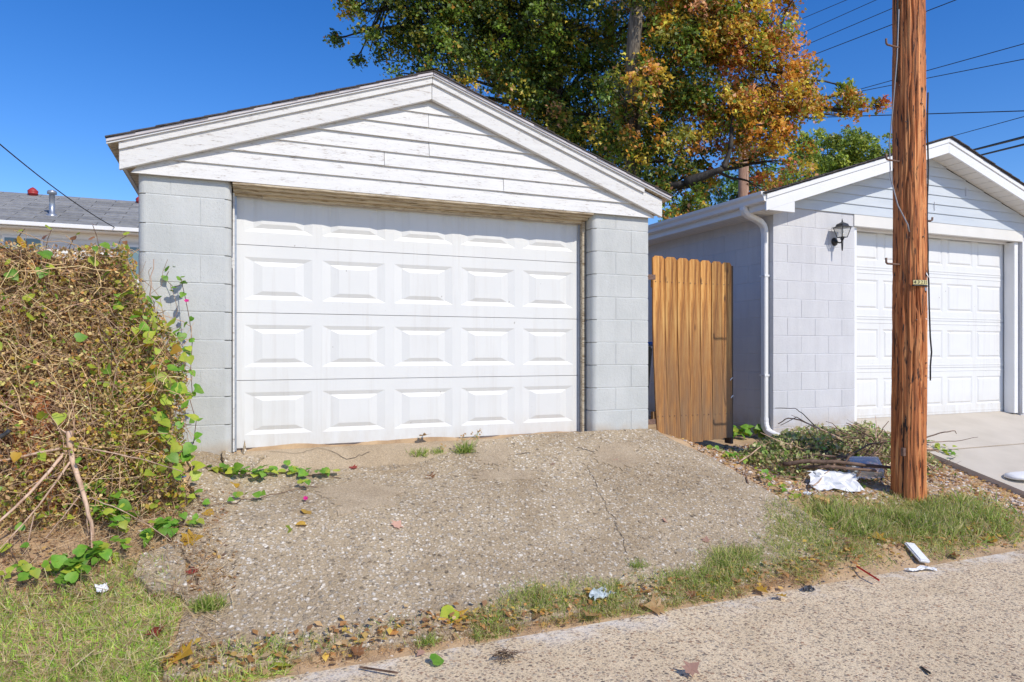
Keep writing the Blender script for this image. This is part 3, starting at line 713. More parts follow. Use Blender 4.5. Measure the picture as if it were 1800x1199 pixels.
def bez(p0, p1, p2, p3, n):
    p0, p1, p2, p3 = map(Vector, (p0, p1, p2, p3))
    return [p0*(1-t)**3+p1*3*t*(1-t)**2+p2*3*t*t*(1-t)+p3*t**3 for t in [i/n for i in range(n+1)]]
rect_tube('downspout_bend', bez((gx-.05, dy, gz_-.095), (gx-.05, dy, gz_-.25), (dx, dy, gz_-.16), (dx, dy, gz_-.36), 16), .075, .058, MT['trim'], ngar, True)
rect_tube('downspout', [(dx, dy, gz_-.35), (dx, dy, -.02)], .072, .056, MT['trim'], ngar)
rect_tube('downspout_elbow', bez((dx, dy, -.01), (dx, dy, -.13), (dx, dy-.02, -.17), (dx+.03, dy-.19, -.20), 14), .078, .060, MT['trim'], ngar, True)
for z in (1.55, .45):
    box('downspout_strap', dx-.034, NX0-.001, dy-.042, dy+.042, z, z+.022, MT['trim'], ngar)
    box('screw', dx-.036, dx-.0345, dy-.018, dy-.010, z+.006, z+.014, MT['iron'], ngar)
# door, casing
box('head_casing', 6.70, 9.76, NY-.012, NY+.045, NTOP-.150, NTOP-.0125, MT['soffit'], ngar, .003)
box('head_stop', 6.72, 9.74, NY+.047, NY+.155, NTOP-.130, NTOP-.05, MT['soffit'], ngar, .003); box('head_stop', 6.72, 9.74, NY+.13, NY+.168, NTOP-.165, NTOP-.1305, MT['trim'], ngar, .003)
for a, b in ((6.72, 6.79), (9.655, 9.735)):
    box('side_casing', a, b, NY+.03, NY+.165, -.10, NTOP-.151, MT['trim'], ngar, .004)
box('side_casing', 9.742, 9.80, NY-.02, NY-.003, -.10, NTOP-.151, MT['trim'], ngar, .004)
door_sections(ngar, 6.76, 9.68, NY+.18, -.085, 4, .60, 5, .065, .085, .115, .115, .022, .010, MT['door2'], True, .003)
box('door_seal', 6.76, 9.68, NY+.185, NY+.21, -.11, -.086, MT['seal'], ngar)

# wall lantern
lx, lz = 6.40, 2.00; lan_before = set(bpy.data.objects)
lan = thing('wall_lantern', 'black coach lantern with tapered glass panes on the newer garage wall', 'lantern', (lx, NY, lz))
mesh('back_plate', *(lambda VF: ([(lx+x, NY-.002-z, lz-.02+y) for x, y, z in VF[0]], VF[1]))(lathevf([(.058, 0), (.056, .012), (.035, .024), (.015, .034)], 20)), MT['black'], lan, True)
cyl = NY-.135
tube('arm', bez((lx, NY-.03, lz-.02), (lx, NY-.10, lz-.06), (lx, cyl, lz-.06), (lx, cyl, lz+.005), 10), .010, MT['black'], lan)
tube('tail', [(lx, cyl, lz-.005), (lx, cyl, lz-.09), (lx, cyl, lz-.15), (lx, cyl, lz-.165)], [.016, .013, .010, .004], MT['black'], lan, 8)
mesh('collar', *lathevf([(.012, -.012), (.034, -.006), (.034, .018), (.026, .022)], 4, (lx, cyl, lz+.0)), MT['black'], lan)
zb_, zt_ = lz+.022, lz+.155; rb, rt = .045, .078
cn = [(-1, -1), (1, -1), (1, 1), (-1, 1)]
for i in range(4):
    (a, b), (c, d) = cn[i], cn[(i+1) % 4]
    tube('frame_bar', [(lx+a*rb, cyl+b*rb, zb_), (lx+a*rt, cyl+b*rt, zt_)], .005, MT['black'], lan, 6)
    tube('frame_bar', [(lx+a*rb, cyl+b*rb, zb_), (lx+c*rb, cyl+d*rb, zb_)], .005, MT['black'], lan, 6)
    mesh('glass_pane', [(lx+a*rb*.97, cyl+b*rb*.97, zb_), (lx+c*rb*.97, cyl+d*rb*.97, zb_), (lx+c*rt*.97, cyl+d*rt*.97, zt_), (lx+a*rt*.97, cyl+b*rt*.97, zt_)], [(0, 1, 2, 3)], MT['glass'], lan)
mesh('bulb', *lathevf([(.010, .02), (.012, .05), (.022, .08), (.018, .11), (.004, .12)], 12, (lx, cyl, lz)), MT['white'], lan, True)
r2 = math.sqrt(2)
V, F = lathevf([(.10*r2*.98, .155), (.10*r2, .160), (.062*r2, .175), (.052*r2, .205), (.022*r2, .225), (.008, .235)], 4, (0, 0, 0))
V = [(lx+(x-y)/r2, cyl+(x+y)/r2, lz+z) for x, y, z in V]
mesh('roof_cap', V, F, MT['black'], lan)
mesh('finial', *lathevf([(.008, .23), (.011, .245), (.006, .262), (.001, .283)], 8, (lx, cyl, lz)), MT['black'], lan, True)

lan.scale = (.82, .82, .82)
# ================================================================== CEDAR GATE BETWEEN THE GARAGES
gate = thing('gate', 'sagging orange cedar board gate between the two garages', 'gate', (4.2, 5.62, -.2))
gx0, gx1, n = 3.765, 4.725, 7
wts = [.138, .138, .135, .131, .130, .128, .118]; tot = sum(wts); xx = gx0
for i, w in enumerate(wts):
    w = w/tot*(gx1-gx0); a, b = xx+.003, xx+w-.005; xx += w
    sh = .055*(1-i/6)+.012; zt = 1.655-.004*i; yb = 5.60+random.uniform(-.003, .003)
    prof = [(0, .0), (0, .25), (0, .6), (0, .97), (.2, 1.0), (.8, 1.0), (1, .97), (1, .6), (1, .25), (1, 0)]
    P = []
    zb = -.19+.035*(i/6)+random.uniform(-.008, .008)-(0 if i > 1 else .02)
    for u, t in prof:
        z = zb+(zt-zb)*t
        if t >= .97: z = zt-(1-t)*.8
        bow = .020*math.sin(math.pi*t)*(1-i/7)
        P.append((a+(b-a)*u+sh*(1-t)**1.7-bow*.5, z))
    slabxz('board', P, yb, yb+.018, MT['gate'], gate, .0015)
for i in range(7):
    for z in (.09, 1.40):
        for e in (.035, .09):
            x = gx0+(i+.0)*(gx1-gx0)/7+e+.03*(z < 1); box('nail', x-.004, x+.004, 5.5935, 5.5975, z, z+.008, MT['iron'], gate)
for z in (.05, 1.35): box('rail', 3.79, 4.70, 5.624, 5.662, z, z+.09, MT['gate'], gate)
box('latch_post', 4.715, 4.745, 5.605, 5.70, -.22, 1.60, MT['post'], gate)
for z in (1.42, .02): box('hinge', 3.70, 3.80, 5.596, 5.601, z, z+.05, MT['iron'], gate, .001)
hp = box('hinge_post', 3.585, 3.68, 5.66, 5.75, -.25, 1.52, MT['post'])
tag(hp, 'dark wooden post beside the old garage corner behind the gate', 'post')
for (x, z) in ((4.70, .43), (4.71, .25)):
    V, F = tubevf([(x, 5.596, z), (x+.015, 5.594, z+.02), (x+.035, 5.597, z+.028)], [.004, .006, .003], 5)
    mesh('torn_tape', V, F, MT['white'], gate)
binp = (4.02, 6.7, -.2)
bn = thing('trash_bin', 'dark wheeled trash bin with blue lid half hidden behind the gate', 'trash bin', binp)
V = [(x*w+4.02, y*w+6.7, z) for z, w in ((-.15, .24), (.78, .30)) for x, y in ((-1, -1), (1, -1), (1, 1), (-1, 1))]
ob = mesh('body', V, [(3, 2, 1, 0), (4, 5, 6, 7)]+[(i, (i+1) % 4, (i+1) % 4+4, i+4) for i in range(4)], MT['darkgrey'], bn); bevel(ob, .02, 2)
box('lid', 3.70, 4.34, 6.38, 7.02, .785, .83, MT['blue'], bn, .015)
for x in (3.78, 4.26):
    o = tube('wheel', [(x-.03, 6.95, -.10), (x+.03, 6.95, -.10)], .10, MT['black'], bn, 16)

# ================================================================== UTILITY POLE
pb = at(1597, 868, 5.8); PX, PY = pb.x, pb.y; PZ0 = hz(PX, PY)-.1; PH = 9.5
pole = thing('utility_pole', 'tall cracked reddish brown wooden utility pole in the grass verge', 'utility pole', (PX, PY, PZ0))
NA, NZ_ = 220, 520; V = []; F = []
cracks = [(random.uniform(0, 2*math.pi), random.uniform(-.3, 4.3), random.uniform(.25, 1.3), random.uniform(.012, .035), random.uniform(.025, .07)) for _ in range(190)]
cra = np.array(cracks); ang = np.linspace(0, 2*math.pi, NA, endpoint=False)
for j in range(NZ_+1):
    t = j/NZ_; z = (t**1.35)*PH; rr = .130-.0022*z+.012*math.exp(-z/.12)*.6
    cut = np.zeros(NA)
    for a0, z0, L, dep, wa in cracks:
        u = (z-z0)/L
        if 0 < u < 1:
            da = (ang-a0-.25*nz(z*2.5, a0*3)+math.pi) % (2*math.pi)-math.pi
            cut = np.maximum(cut, dep*math.sin(math.pi*u)**.6*np.exp(-(da/wa)**2))
    cx_ = .012*math.sin(z*.7); 
    for k in range(NA):
        a = ang[k]; c, s = math.cos(a), math.sin(a)
        r_ = rr*(1+.035*nz(c*1.6, s*1.6, z*.7))+.007*nz(c*9, s*9, z*1.1)+.0035*nz(c*24, s*24, z*4)-cut[k]*.62
        V.append((PX+cx_+c*r_, PY+s*r_, PZ0+z))
for j in range(NZ_):
    for k in range(NA): F.append((j*NA+k, j*NA+(k+1) % NA, (j+1)*NA+(k+1) % NA, (j+1)*NA+k))
F.append(tuple(NZ_*NA+k for k in range(NA)))
mesh('shaft', V, F, MT['pole'], pole, True)
cr = Vector((cy, -sy_, 0)); cf = Vector((sy_, cy, 0))
def step(px, py, side):
    z = CAM.z+(HOR-py)/FPX*5.75; o = Vector((PX, PY, z)); d = (cr*side-cf*.45).normalized()
    p = [o+d*.11, o+d*.19, o+d*.262, o+d*.275+Vector((0, 0, .010)), o+d*.277+Vector((0, 0, .048))]
    tube('step', p, .0085, MT['iron'], pole, 8)
for py in (84, 284, 465): step(0, py, -1)
d0 = .78
def step2(py):
    z = CAM.z+(HOR-py)/FPX*5.85; o = Vector((PX, PY, z)); d = (cr-cf*.1).normalized()
    tube('step', [o+d*.11, o+d*.178, o+d*.19+Vector((0, 0, .008)), o+d*.192+Vector((0, 0, .030))], .0085, MT['iron'], pole, 8)
step2(391)
def onpole(ang_deg, z, off=.0):                          # angle measured from the side facing the camera, + to the right
    a = R(ang_deg); rr = .130-.0022*(z-PZ0)+off
    return Vector((PX, PY, z))+(cr*math.sin(a)-cf*math.cos(a))*rr
zt = CAM.z+(HOR-496)/FPX*5.66
for i, ch in enumerate('43232 '):
    a = -10+i*12.0
    P = [onpole(a-5.7, zt-.018, .012), onpole(a+5.7, zt-.018, .012), onpole(a+5.7, zt+.018, .012), onpole(a-5.7, zt+.018, .012)]
    Q = [onpole(a-5.7, zt-.018, .008), onpole(a+5.7, zt-.018, .008), onpole(a+5.7, zt+.018, .008), onpole(a-5.7, zt+.018, .008)]
    pl = mesh('number_plate', P+Q, [(0, 1, 2, 3), (7, 6, 5, 4), (0, 4, 5, 1), (1, 5, 6, 2), (2, 6, 7, 3), (3, 7, 4, 0)], MT['yellowtag'], pole)
    if ch.strip():
        cu = bpy.data.curves.new('digit', 'FONT'); cu.body = ch; cu.size = .038; cu.align_x = 'CENTER'; cu.align_y = 'CENTER'; cu.extrude = .0006
        tmp = bpy.data.objects.new('tmp', cu); col.objects.link(tmp); dg = bpy.context.evaluated_depsgraph_get()
        me = bpy.data.meshes.new_from_object(tmp.evaluated_get(dg)); bpy.data.objects.remove(tmp)
        me.materials.clear(); me.materials.append(MT['ink'])
        o = link('digit', me, None, pl, onpole(a, zt, .0135))
        aa = R(a); nrm = cr*math.sin(aa)-cf*math.cos(aa); xx_ = cr*math.cos(aa)+cf*math.sin(aa)
        o.rotation_euler = Matrix((xx_, Vector((0, 0, 1)), nrm)).transposed().to_euler()
tube('plate_backing', [onpole(a, zt-.026, .010) for a in range(-20, 62, 6)], .006, MT['black'], pole, 6)
mesh('washer', *(lambda: tubevf([onpole(38, zt-.055, .002), onpole(38, zt-.055, .010)], .016, 12))(), MT['steel'], pole)
for i in range(7):
    a = 50+random.uniform(0, 16); z = zt-.30+random.uniform(-.05, .06)
    c = onpole(a, z, .006); s = random.uniform(.008, .018)
    mesh('paper_scrap', [c+Vector((random.uniform(-s, s), random.uniform(-s, s)*.4, random.uniform(-s, s))) for _ in range(5)], [(0, 1, 2), (0, 2, 3), (0, 3, 4)], MT['white'], pole)
c1 = onpole(40, zt+.075, .012); c2 = onpole(74, zt+.045, .03)
mesh('tag_flag', [c1+Vector((0, 0, .014)), c1-Vector((0, 0, .006)), c2, c2+Vector((0, 0, .004))], [(0, 1, 2, 3)], MT['white'], pole)
P = [onpole(62, 2.9, .02)]+[onpole(62+12*min(1, (2.9-z)/1.2), z, .018+.004*math.sin(z*9)) for z in np.linspace(2.7, 1.45, 10)]
P += [onpole(78, 1.3, .03), onpole(80, 1.1, .035), onpole(82, .85, .045), onpole(82, .72, .055), onpole(82, .6, .045), onpole(82, .48, .045)]
tube('loose_cable', P, .0065, MT['wire'], pole, 7)
P = [onpole(-62, 3.6, .012), onpole(-66, 3.2, .02), onpole(-78, 2.8, .03), onpole(-86, 2.5, .045), onpole(-84, 2.2, .04), onpole(-60, 1.95, .03), onpole(-32, 1.78, .012), onpole(-27, 1.72, .0)]
tube('ground_wire', P, .005, MT['wiregrey'], pole, 7)
P = [onpole(-70, z, .008+.006*math.sin(z*5)) for z in np.linspace(6, 3.0, 14)]
tube('ground_wire', P, .008, MT['wire'], pole, 7)
box('nail_plate', *sum([[onpole(-48, -.1).x-.02, onpole(-48, -.1).x+.02]], []), onpole(-48, -.1).y-.02, onpole(-48, -.1).y+.01, -.15, -.08, MT['iron'], pole, .004)

for k in range(26):
    a = random.uniform(-70, 70); z = random.uniform(-.1, 3.6); p = onpole(a, z, .0); q = onpole(a, z, .010)
    tube('staple', [p, q], random.choice([.003, .004, .006]), MT['iron'], pole, 6)
# ================================================================== FAR HOUSE, FAR POLE, WIRES
hs = thing('house', 'white sided house with grey shingle roof beyond the vines', 'house', (-6, 22, -.1))
HY = 21.8
box('wall', -14, 1.0, HY+.02, 29, -.1, 3.86, MT['housew'], hs)
for i in range(14): 
    z = 2.14+i*.125; V = [(-14, HY-.018, z), (1.0, HY-.018, z), (1.0, HY+.0, z+.128), (-14, HY, z+.128)]
    mesh('siding_board', V+[(x, y+.012, zz) for x, y, zz in V], [(0, 1, 2, 3), (7, 6, 5, 4), (0, 4, 5, 1), (1, 5, 6, 2), (2, 6, 7, 3), (3, 7, 4, 0)], MT['housew'], hs)
EZ, RZ_, EYY, RYY = 4.10, 5.52, 21.35, 25.0
n = 11
for i in range(n):
    t0, t1 = i/n, (i+1)/n+.03; up = .02
    for k in range(16):
        a, b = -14.4+k, -14.4+k+.98
        off = .5*(i % 2); a += off; b += off
        V = [(a, EYY+(RYY-EYY)*t0, EZ+(RZ_-EZ)*t0+up+.018), (b, EYY+(RYY-EYY)*t0, EZ+(RZ_-EZ)*t0+up+.018), (b, EYY+(RYY-EYY)*t1, EZ+(RZ_-EZ)*t1+up), (a, EYY+(RYY-EYY)*t1, EZ+(RZ_-EZ)*t1+up)]
        if a < -8.5 or a > 1.2: continue
        mesh('shingle', V+[(x, y, z-.012) for x, y, z in V], [(0, 1, 2, 3), (7, 6, 5, 4), (0, 4, 5, 1), (1, 5, 6, 2), (2, 6, 7, 3), (3, 7, 4, 0)], MT['shingle2'], hs)
mesh('roof', [(-14.5, EYY, EZ), (1.4, EYY, EZ), (1.4, RYY, RZ_), (-14.5, RYY, RZ_), (1.4, 28.8, EZ), (-14.5, 28.8, EZ)], [(0, 1, 2, 3), (3, 2, 4, 5), (0, 5, 4, 1)], MT['shingle2'], hs)
box('gutter', -14.5, 1.4, EYY-.10, EYY-.002, EZ-.10, EZ+.01, MT['trim'], hs, .01); box('soffit', -14.5, 1.4, EYY, HY+.02, EZ-.14, EZ-.11, MT['soffit'], hs)
box('frieze', -14, 1.0, HY-.03, HY+.01, 3.80, EZ-.142, MT['trim'], hs)
wc = at(56, 420, 19.0)
w_ = box('window', wc.x-.46, wc.x+.46, HY-.05, HY-.02, 2.8, 3.79, MT['trim'], hs)
for a in (-.40, .03): box('window_pane', wc.x+a, wc.x+a+.37, HY-.058, HY-.0505, 2.86, 3.73, MT['pane'], w_)
wc = at(238, 424, 20.2)
w_ = box('window', wc.x-.4, wc.x+.4, HY-.05, HY-.02, 2.8, 3.70, MT['trim'], hs); box('window_pane', wc.x-.33, wc.x+.33, HY-.058, HY-.0505, 2.86, 3.64, MT['pane'], w_)
for px in (69, 252):
    p = at(px, 350, 21.5 if px < 100 else 22.6)
    mesh('roof_vent', *lathevf([(.10, -.2), (.10, .10), (.14, .11), (.14, .14), (.125, .15), (.145, .18), (.14, .21), (.06, .29), (.01, .32)], 14, (p.x, 24.8, RZ_-.12)), MT['redvent'], hs, True)
p = at(103, 390, 19.6)
mesh('flue_pipe', *lathevf([(.15, -.15), (.13, 0), (.07, .03), (.07, .56), (.12, .57), (.12, .63), (.10, .66), (.04, .68)], 14, (p.x, 22.3, 4.50)), MT['steel'], hs, True)

fp = at(1307, 330, 24)
far = thing('utility_pole', 'distant tan wooden pole rising behind the newer garage roof', 'utility pole', (fp.x, fp.y, -.2))
tube('shaft', [(fp.x, fp.y, -.2), (fp.x, fp.y, 3), (fp.x, fp.y, 8.2)], [.21, .20, .17], m_wood('far_pole_wood', (.16, .08, .05), (.34, .19, .12), (.46, .29, .2), 2, .8, .6, 0, 'World'), far, 14)

def wire(label, a, b, r_, sag=.004, mat='wire', twist=False, name='power_line'):
    A, B = at(*a), at(*b); d = (B-A); A2 = A-d*.6; B2 = B+d*1.2; pts = []
    for i in range(41):
        t = i/40; p = A2.lerp(B2, t); p.z -= sag*(B2-A2).length*4*t*(1-t)-sag*(B2-A2).length*.9; pts.append(p)
    o = tube(name, pts, r_, MT[mat], None, 6)
    tag(o, label, 'wire', 'overhead wires')
W = 'thin black overhead wire, '
wire(W+'topmost of those left of the pole', (1412, 32, 30), (1488, 0, 28), .012, 0)
wire(W+'second from the top left of the pole', (1417, 55, 30), (1540, 0, 27), .012, 0)
wire(W+'third from the top passing behind the pole', (1398, 87, 28), (1568, 15, 24), .012, 0)
wire(W+'fourth from the top crossing to the sky right of the pole', (1408, 105, 28), (1680, 0, 22), .014, 0)
wire(W+'upper of the close pair right of the pole', (1490, 163, 30), (1800, 77, 22), .014, 0)
wire(W+'lower of the close pair right of the pole', (1490, 165, 30), (1800, 104, 22), .014, 0)
wire('nearly level twisted service cable right of the pole', (1510, 204, 26), (1800, 195, 22), .017, 0)
wire('thin wire rising from behind the newer garage ridge', (1672, 240, 26), (1800, 205, 20), .012, 0)
wire('thick black cable, upper of two right of the newer ridge', (1710, 264, 22), (1800, 241, 17), .035, 0)
wire('thick black cable, lower of two right of the newer ridge', (1715, 275, 22), (1800, 254, 17), .028, 0)
A, B = at(-120, 165, 10.5), at(250, 432, 21.0); pts = [A.lerp(B, i/24)-Vector((0, 0, .25*math.sin(math.pi*i/24)-.12)) for i in range(25)]
tag(tube('power_line', pts, .012, MT['wire'], None, 6), 'thin black service wire slanting down to the white house', 'wire', 'overhead wires')

# ================================================================== TREES
def tree(name, label, base, trunk_pts, trunk_r, lobes, pals, leaf, dens, limbs_from, extra=(), sky_bias=(.25, -.65, .65)):
    root = thing(name, label, 'tree', base)
    TP, TR = [], []
    for i in range(len(trunk_pts)-1):
        a, b_ = Vector(trunk_pts[i]), Vector(trunk_pts[i+1]); m_ = max(4, int((b_-a).length/.12))
        for k in range(m_):
            t = k/m_; q = a.lerp(b_, t); TP.append(q+Vector((nz(q.z*.5, q.x), nz(q.z*.5, 7+q.x), 0))*.12); TR.append((trunk_r[i]*(1-t)+trunk_r[i+1]*t)*(1+.10*nz(q.z*1.6, 3)))
    V, F = tubevf(TP, TR, 28)
    for i in range(len(V)):
        q = V[i]; c_ = TP[min(i//28, len(TP)-1)]; V[i] = c_+(q-c_)*(1+.10*nz(math.atan2(q.y-c_.y, q.x-c_.x)*4, q.z*1.1, 2)+.06*nz(math.atan2(q.y-c_.y, q.x-c_.x)*9, q.z*2.5, 5))
    mesh('trunk', V, F, MT['bark'], root, True)
    P, C, S = [], [], []; LV, LF = [], []
    for li, (px, py, Zc, rr, pal) in enumerate(lobes):
        c = at(px, py, Zc); c.y += random.uniform(-.6, .6)
        f = at(*limbs_from[li % len(limbs_from)])
        best = min(limbs_from, key=lambda q: (at(*q)-c).length+(2 if at(*q).z > c.z+.5 else 0)); f = at(*best)
        L = (c-f).length; path = wob(f, c, 9, .10, li*1.31); r0 = min(.085, .018+.016*L)
        tubevf(path, [r0*(1-.8*i/8) for i in range(9)], 6, True, LV, LF)
        nc = max(4, int(rr*rr*dens))
        for k in range(nc):
            d = Vector((random.gauss(0, 1), random.gauss(0, 1), random.gauss(0, 1))).normalized()
            q = c+Vector((d.x*rr, d.y*rr*1.05, d.z*rr*.85))*random.uniform(.35, 1.0)**.6
            if k % 2 == 0: tubevf(wob(path[random.randint(5, 8)], q, 5, .16, k*.7+li), [.014, .011, .008, .006, .003], 4, False, LV, LF)
            cr_ = random.uniform(.20, .42)*min(1.0, .55+rr*.5); nl = int(leaf[1]*cr_/.3*random.uniform(.6, 1.25))
            g = rng.normal(size=(nl, 3))+np.array([-SUN.x, -SUN.y, -SUN.z])*.75; g /= np.linalg.norm(g, axis=1)[:, None]
            g *= rng.uniform(.35, 1.10, (nl, 1))*cr_*np.array([1.15, 1.0, .9]); g[:, 2] -= .25*np.abs(g[:, 0])
            P.append(np.array(q)+g); pp, ww = pals[pal]; base_c = pick(pp, 1, ww, .18)
            cc = base_c*(1+rng.normal(size=(nl, 1))*.22); mixm = rng.random(nl) < .35
            cc[mixm] = pick(pp, int(mixm.sum()), ww, .2); C.append(np.clip(cc, .004, .9)); S.append(rng.uniform(leaf[0]*.65, leaf[0]*1.25, nl))
    for a, b, r_ in extra:
        path = wob(at(*a), at(*b), 9, .06, a[0]); tubevf(path, [r_*(1-.55*i/8) for i in range(9)], 8, True, LV, LF)
    mesh('limbs', LV, LF, MT['limb'], root, True)
    o = cloud('crown', np.concatenate(P), np.concatenate(S), np.concatenate(C), MT['leaf'], root, 'star', sky_bias); o['kind'] = 'stuff'
    return root
DG, OL, OR, YE, RD, GR, PK = (.075, .125, .02), (.32, .31, .04), (.74, .33, .045), (.72, .52, .06), (.66, .18, .08), (.20, .31, .035), (.80, .40, .20)
PALS = {'g': ([DG, OL, GR, OR, YE], [.47, .22, .26, .025, .025]), 'm': ([DG, OL, GR, OR, YE, PK], [.30, .24, .26, .09, .07, .04]),
        'o': ([OR, YE, RD, GR, OL, PK], [.27, .24, .09, .12, .18, .10]), 'y': ([(.30, .38, .05), (.42, .46, .07), (.20, .29, .04)], [.4, .25, .35])}
Z1 = 17.0
b1 = at(1000, 617, 17.5); tb = Vector((b1.x, b1.y, -.2))
g_lobes = [(735, 20, Z1, 1.15, 'g'), (800, 60, Z1, 1.2, 'g'), (690, 15, Z1, .8, 'g'), (760, -70, Z1, 1.6, 'g'), (860, 75, Z1, 1.25, 'g'), (850, -30, Z1, 1.4, 'g'),
           (935, 50, Z1, 1.4, 'g'), (1000, 60, Z1, 1.5, 'g'), (920, 150, Z1, 1.0, 'm'), (990, 160, Z1, 1.25, 'g'), (1040, 210, Z1, 1.2, 'g'), (1030, 270, Z1, 1.0, 'g'), (960, 215, Z1, .9, 'm'),
           (790, 120, Z1-.5, .75, 'm'), (860, 125, Z1-.8, .6, 'm'), (705, 95, Z1, .55, 'g'), (715, 125, Z1, .45, 'g'), (640, 15, Z1, .55, 'g'), (607, 22, Z1, .36, 'm'), (592, 55, Z1, .22, 'm'), (640, 65, Z1, .30, 'g'), (655, 92, Z1, .24, 'g'), (628, 102, Z1, .16, 'g'),
           (600, -20, Z1, .6, 'g'), (1060, 330, Z1, .8, 'g'), (1090, 130, Z1+1, 1.3, 'g'), (1080, 20, Z1+1, 1.5, 'g'),
           (690, -120, Z1, 1.7, 'g'), (850, -180, Z1, 2.1, 'g'), (1000, -120, Z1, 2.1, 'g'), (930, -300, Z1, 2.0, 'g'), (900, 110, Z1+.8, 1.1, 'g'), (960, 120, Z1+1, 1.3, 'g'), (830, 20, Z1+1, 1.4, 'g'), (760, 70, Z1+.6, 1.1, 'g'), (900, 10, Z1+1, 1.4, 'g'), (720, 70, Z1+.3, .8, 'g'), (1010, 230, Z1+1, 1.3, 'g'), (1060, 280, Z1+.6, 1.1, 'g'), (940, 190, Z1+.8, .9, 'g'), (780, -250, Z1, 1.6, 'g')]
tree('maple_tree', 'tall dark green maple rising behind the old garage gable', tb,
     [tb, at(990, 420, 17.5), at(978, 200, 17.5), at(968, 60, 17.5), at(962, -80, 17.5), at(950, -250, 17.5)], [.36, .27, .23, .19, .15, .06], g_lobes, PALS, (.105, 78), 24,
     [(978, 200, 17.5), (968, 60, 17.5), (962, -60, 17.5), (985, 330, 17.5), (880, 20, 17.2), (820, 20, 17), (700, -40, 17), (1030, 120, 17.4)],
     [((968, 60, 17.5), (812, 12, 17.0), .12), ((968, 30, 17.5), (690, -50, 17), .11), ((930, 15, 17.3), (842, 108, 16.8), .07), ((978, 210, 17.5), (1035, 100, 17.4), .09), ((700, -30, 17), (600, 30, 17), .04), ((690, -20, 17), (650, 90, 17), .03)])
Z2 = 15.5
b2 = at(1107, 617, 16.0); tb = Vector((b2.x, b2.y, -.2))
o_lobes = [(1175, 50, Z2+1, 1.2, 'm'), (1225, 40, Z2, 1.3, 'o'), (1290, 60, Z2-.3, 1.25, 'o'), (1325, 85, Z2-.4, .9, 'o'), (1345, 25, Z2, .7, 'o'), (1372, 70, Z2-.2, .36, 'o'), (1175, 140, Z2, 1.1, 'm'), (1250, 150, Z2, 1.25, 'o'),
           (1320, 160, Z2-.4, 1.05, 'o'), (1370, 160, Z2-.2, .65, 'o'), (1190, 215, Z2, 1.1, 'm'), (1265, 215, Z2, .85, 'o'), (1310, 235, Z2-.3, .9, 'o'), (1345, 205, Z2-.3, .8, 'o'), (1385, 205, Z2-.2, .55, 'o'), (1425, 180, Z2, .42, 'o'), (1465, 172, Z2, .34, 'o'), (1500, 188, Z2, .25, 'o'), (1530, 190, Z2, .17, 'o'), (1490, 152, Z2, .16, 'y'), (1470, 205, Z2, .25, 'o'),
           (1120, 230, Z2-.3, .9, 'm'), (1135, 295, Z2, .85, 'm'), (1190, 290, Z2, .6, 'm'), (1170, 345, Z2, .55, 'm'), (1220, 325, Z2, .42, 'o'), (1330, 290, Z2, .55, 'o'), (1375, 290, Z2+.2, .42, 'o'), (1355, 330, Z2+.4, .4, 'o'), (1390, 250, Z2, .4, 'o'), (1170, 385, Z2, .5, 'm'), (1205, 365, Z2, .4, 'o'), (1150, 330, Z2-.4, .6, 'm'), (1215, 255, Z2-.3, .5, 'o'),
           (1085, 175, Z2-1.2, .6, 'm'), (1125, 150, Z2-1.2, .45, 'o'), (1090, 240, Z2-.8, .6, 'm'), (1120, 200, Z2-1.0, .5, 'm'), (1100, -15, Z2-1.2, .5, 'm'), (1140, 90, Z2-.9, .4, 'm'), (1150, 120, Z2, 1.0, 'm'), (1380, 120, Z2, .4, 'o'), (1380, -10, Z2, .4, 'o'), (1060, 60, Z2+1.5, .8, 'm'),
           (1180, -90, Z2, 1.9, 'o'), (1280, -70, Z2, 1.4, 'o'), (1130, -240, Z2, 1.9, 'o'), (1250, -230, Z2, 1.8, 'o')]
tree('maple_tree', 'orange and gold autumn maple with pale bark between the two roofs', tb,
     [tb, at(1106, 400, 16), at(1107, 280, 15.6), at(1112, 150, 15.0), at(1118, 40, 14.7), at(1124, -120, 14.7)], [.28, .19, .175, .155, .145, .09], o_lobes, PALS, (.105, 88), 28,
     [(1107, 280, 16), (1112, 150, 15.8), (1118, 40, 15.7), (1120, -60, 15.7), (1255, 300, 15.5), (1280, 200, 15.3), (1340, 120, 15.2)],
     [((1112, 335, 15.2), (1205, 322, 14.6), .15), ((1205, 322, 14.6), (1272, 296, 14.3), .13), ((1272, 296, 14.3), (1284, 262, 14.3), .075), ((1284, 262, 14.3), (1290, 180, 15.0), .055), ((1115, 120, 15.8), (1310, 90, 15.3), .10), ((1118, 60, 15.8), (1250, -60, 15.5), .10), ((1350, 190, 15.3), (1525, 195, 15.5), .035)])
b3 = at(1450, 617, 30); tb = Vector((b3.x, b3.y, -.2))
y_lobes = [(1400, 320, 28, 1.1, 'y'), (1440, 285, 29, 1.3, 'y'), (1490, 275, 29, 1.1, 'y'), (1530, 280, 28, 1.0, 'y'), (1560, 290, 28, .9, 'y'), (1450, 320, 28, 1.2, 'y'), (1500, 315, 28, 1.1, 'y'), (1420, 262, 29, .8, 'y'), (1600, 290, 29, 1.0, 'y')]
tree('broadleaf_tree', 'low yellow green tree behind the newer garage roof', tb, [tb, at(1450, 450, 30), at(1450, 300, 30)], [.25, .2, .08], y_lobes, PALS, (.15, 70), 24, [(1450, 400, 30), (1450, 340, 30)])
b4 = at(1285, 617, 26); tb = Vector((b4.x, b4.y, -.2))
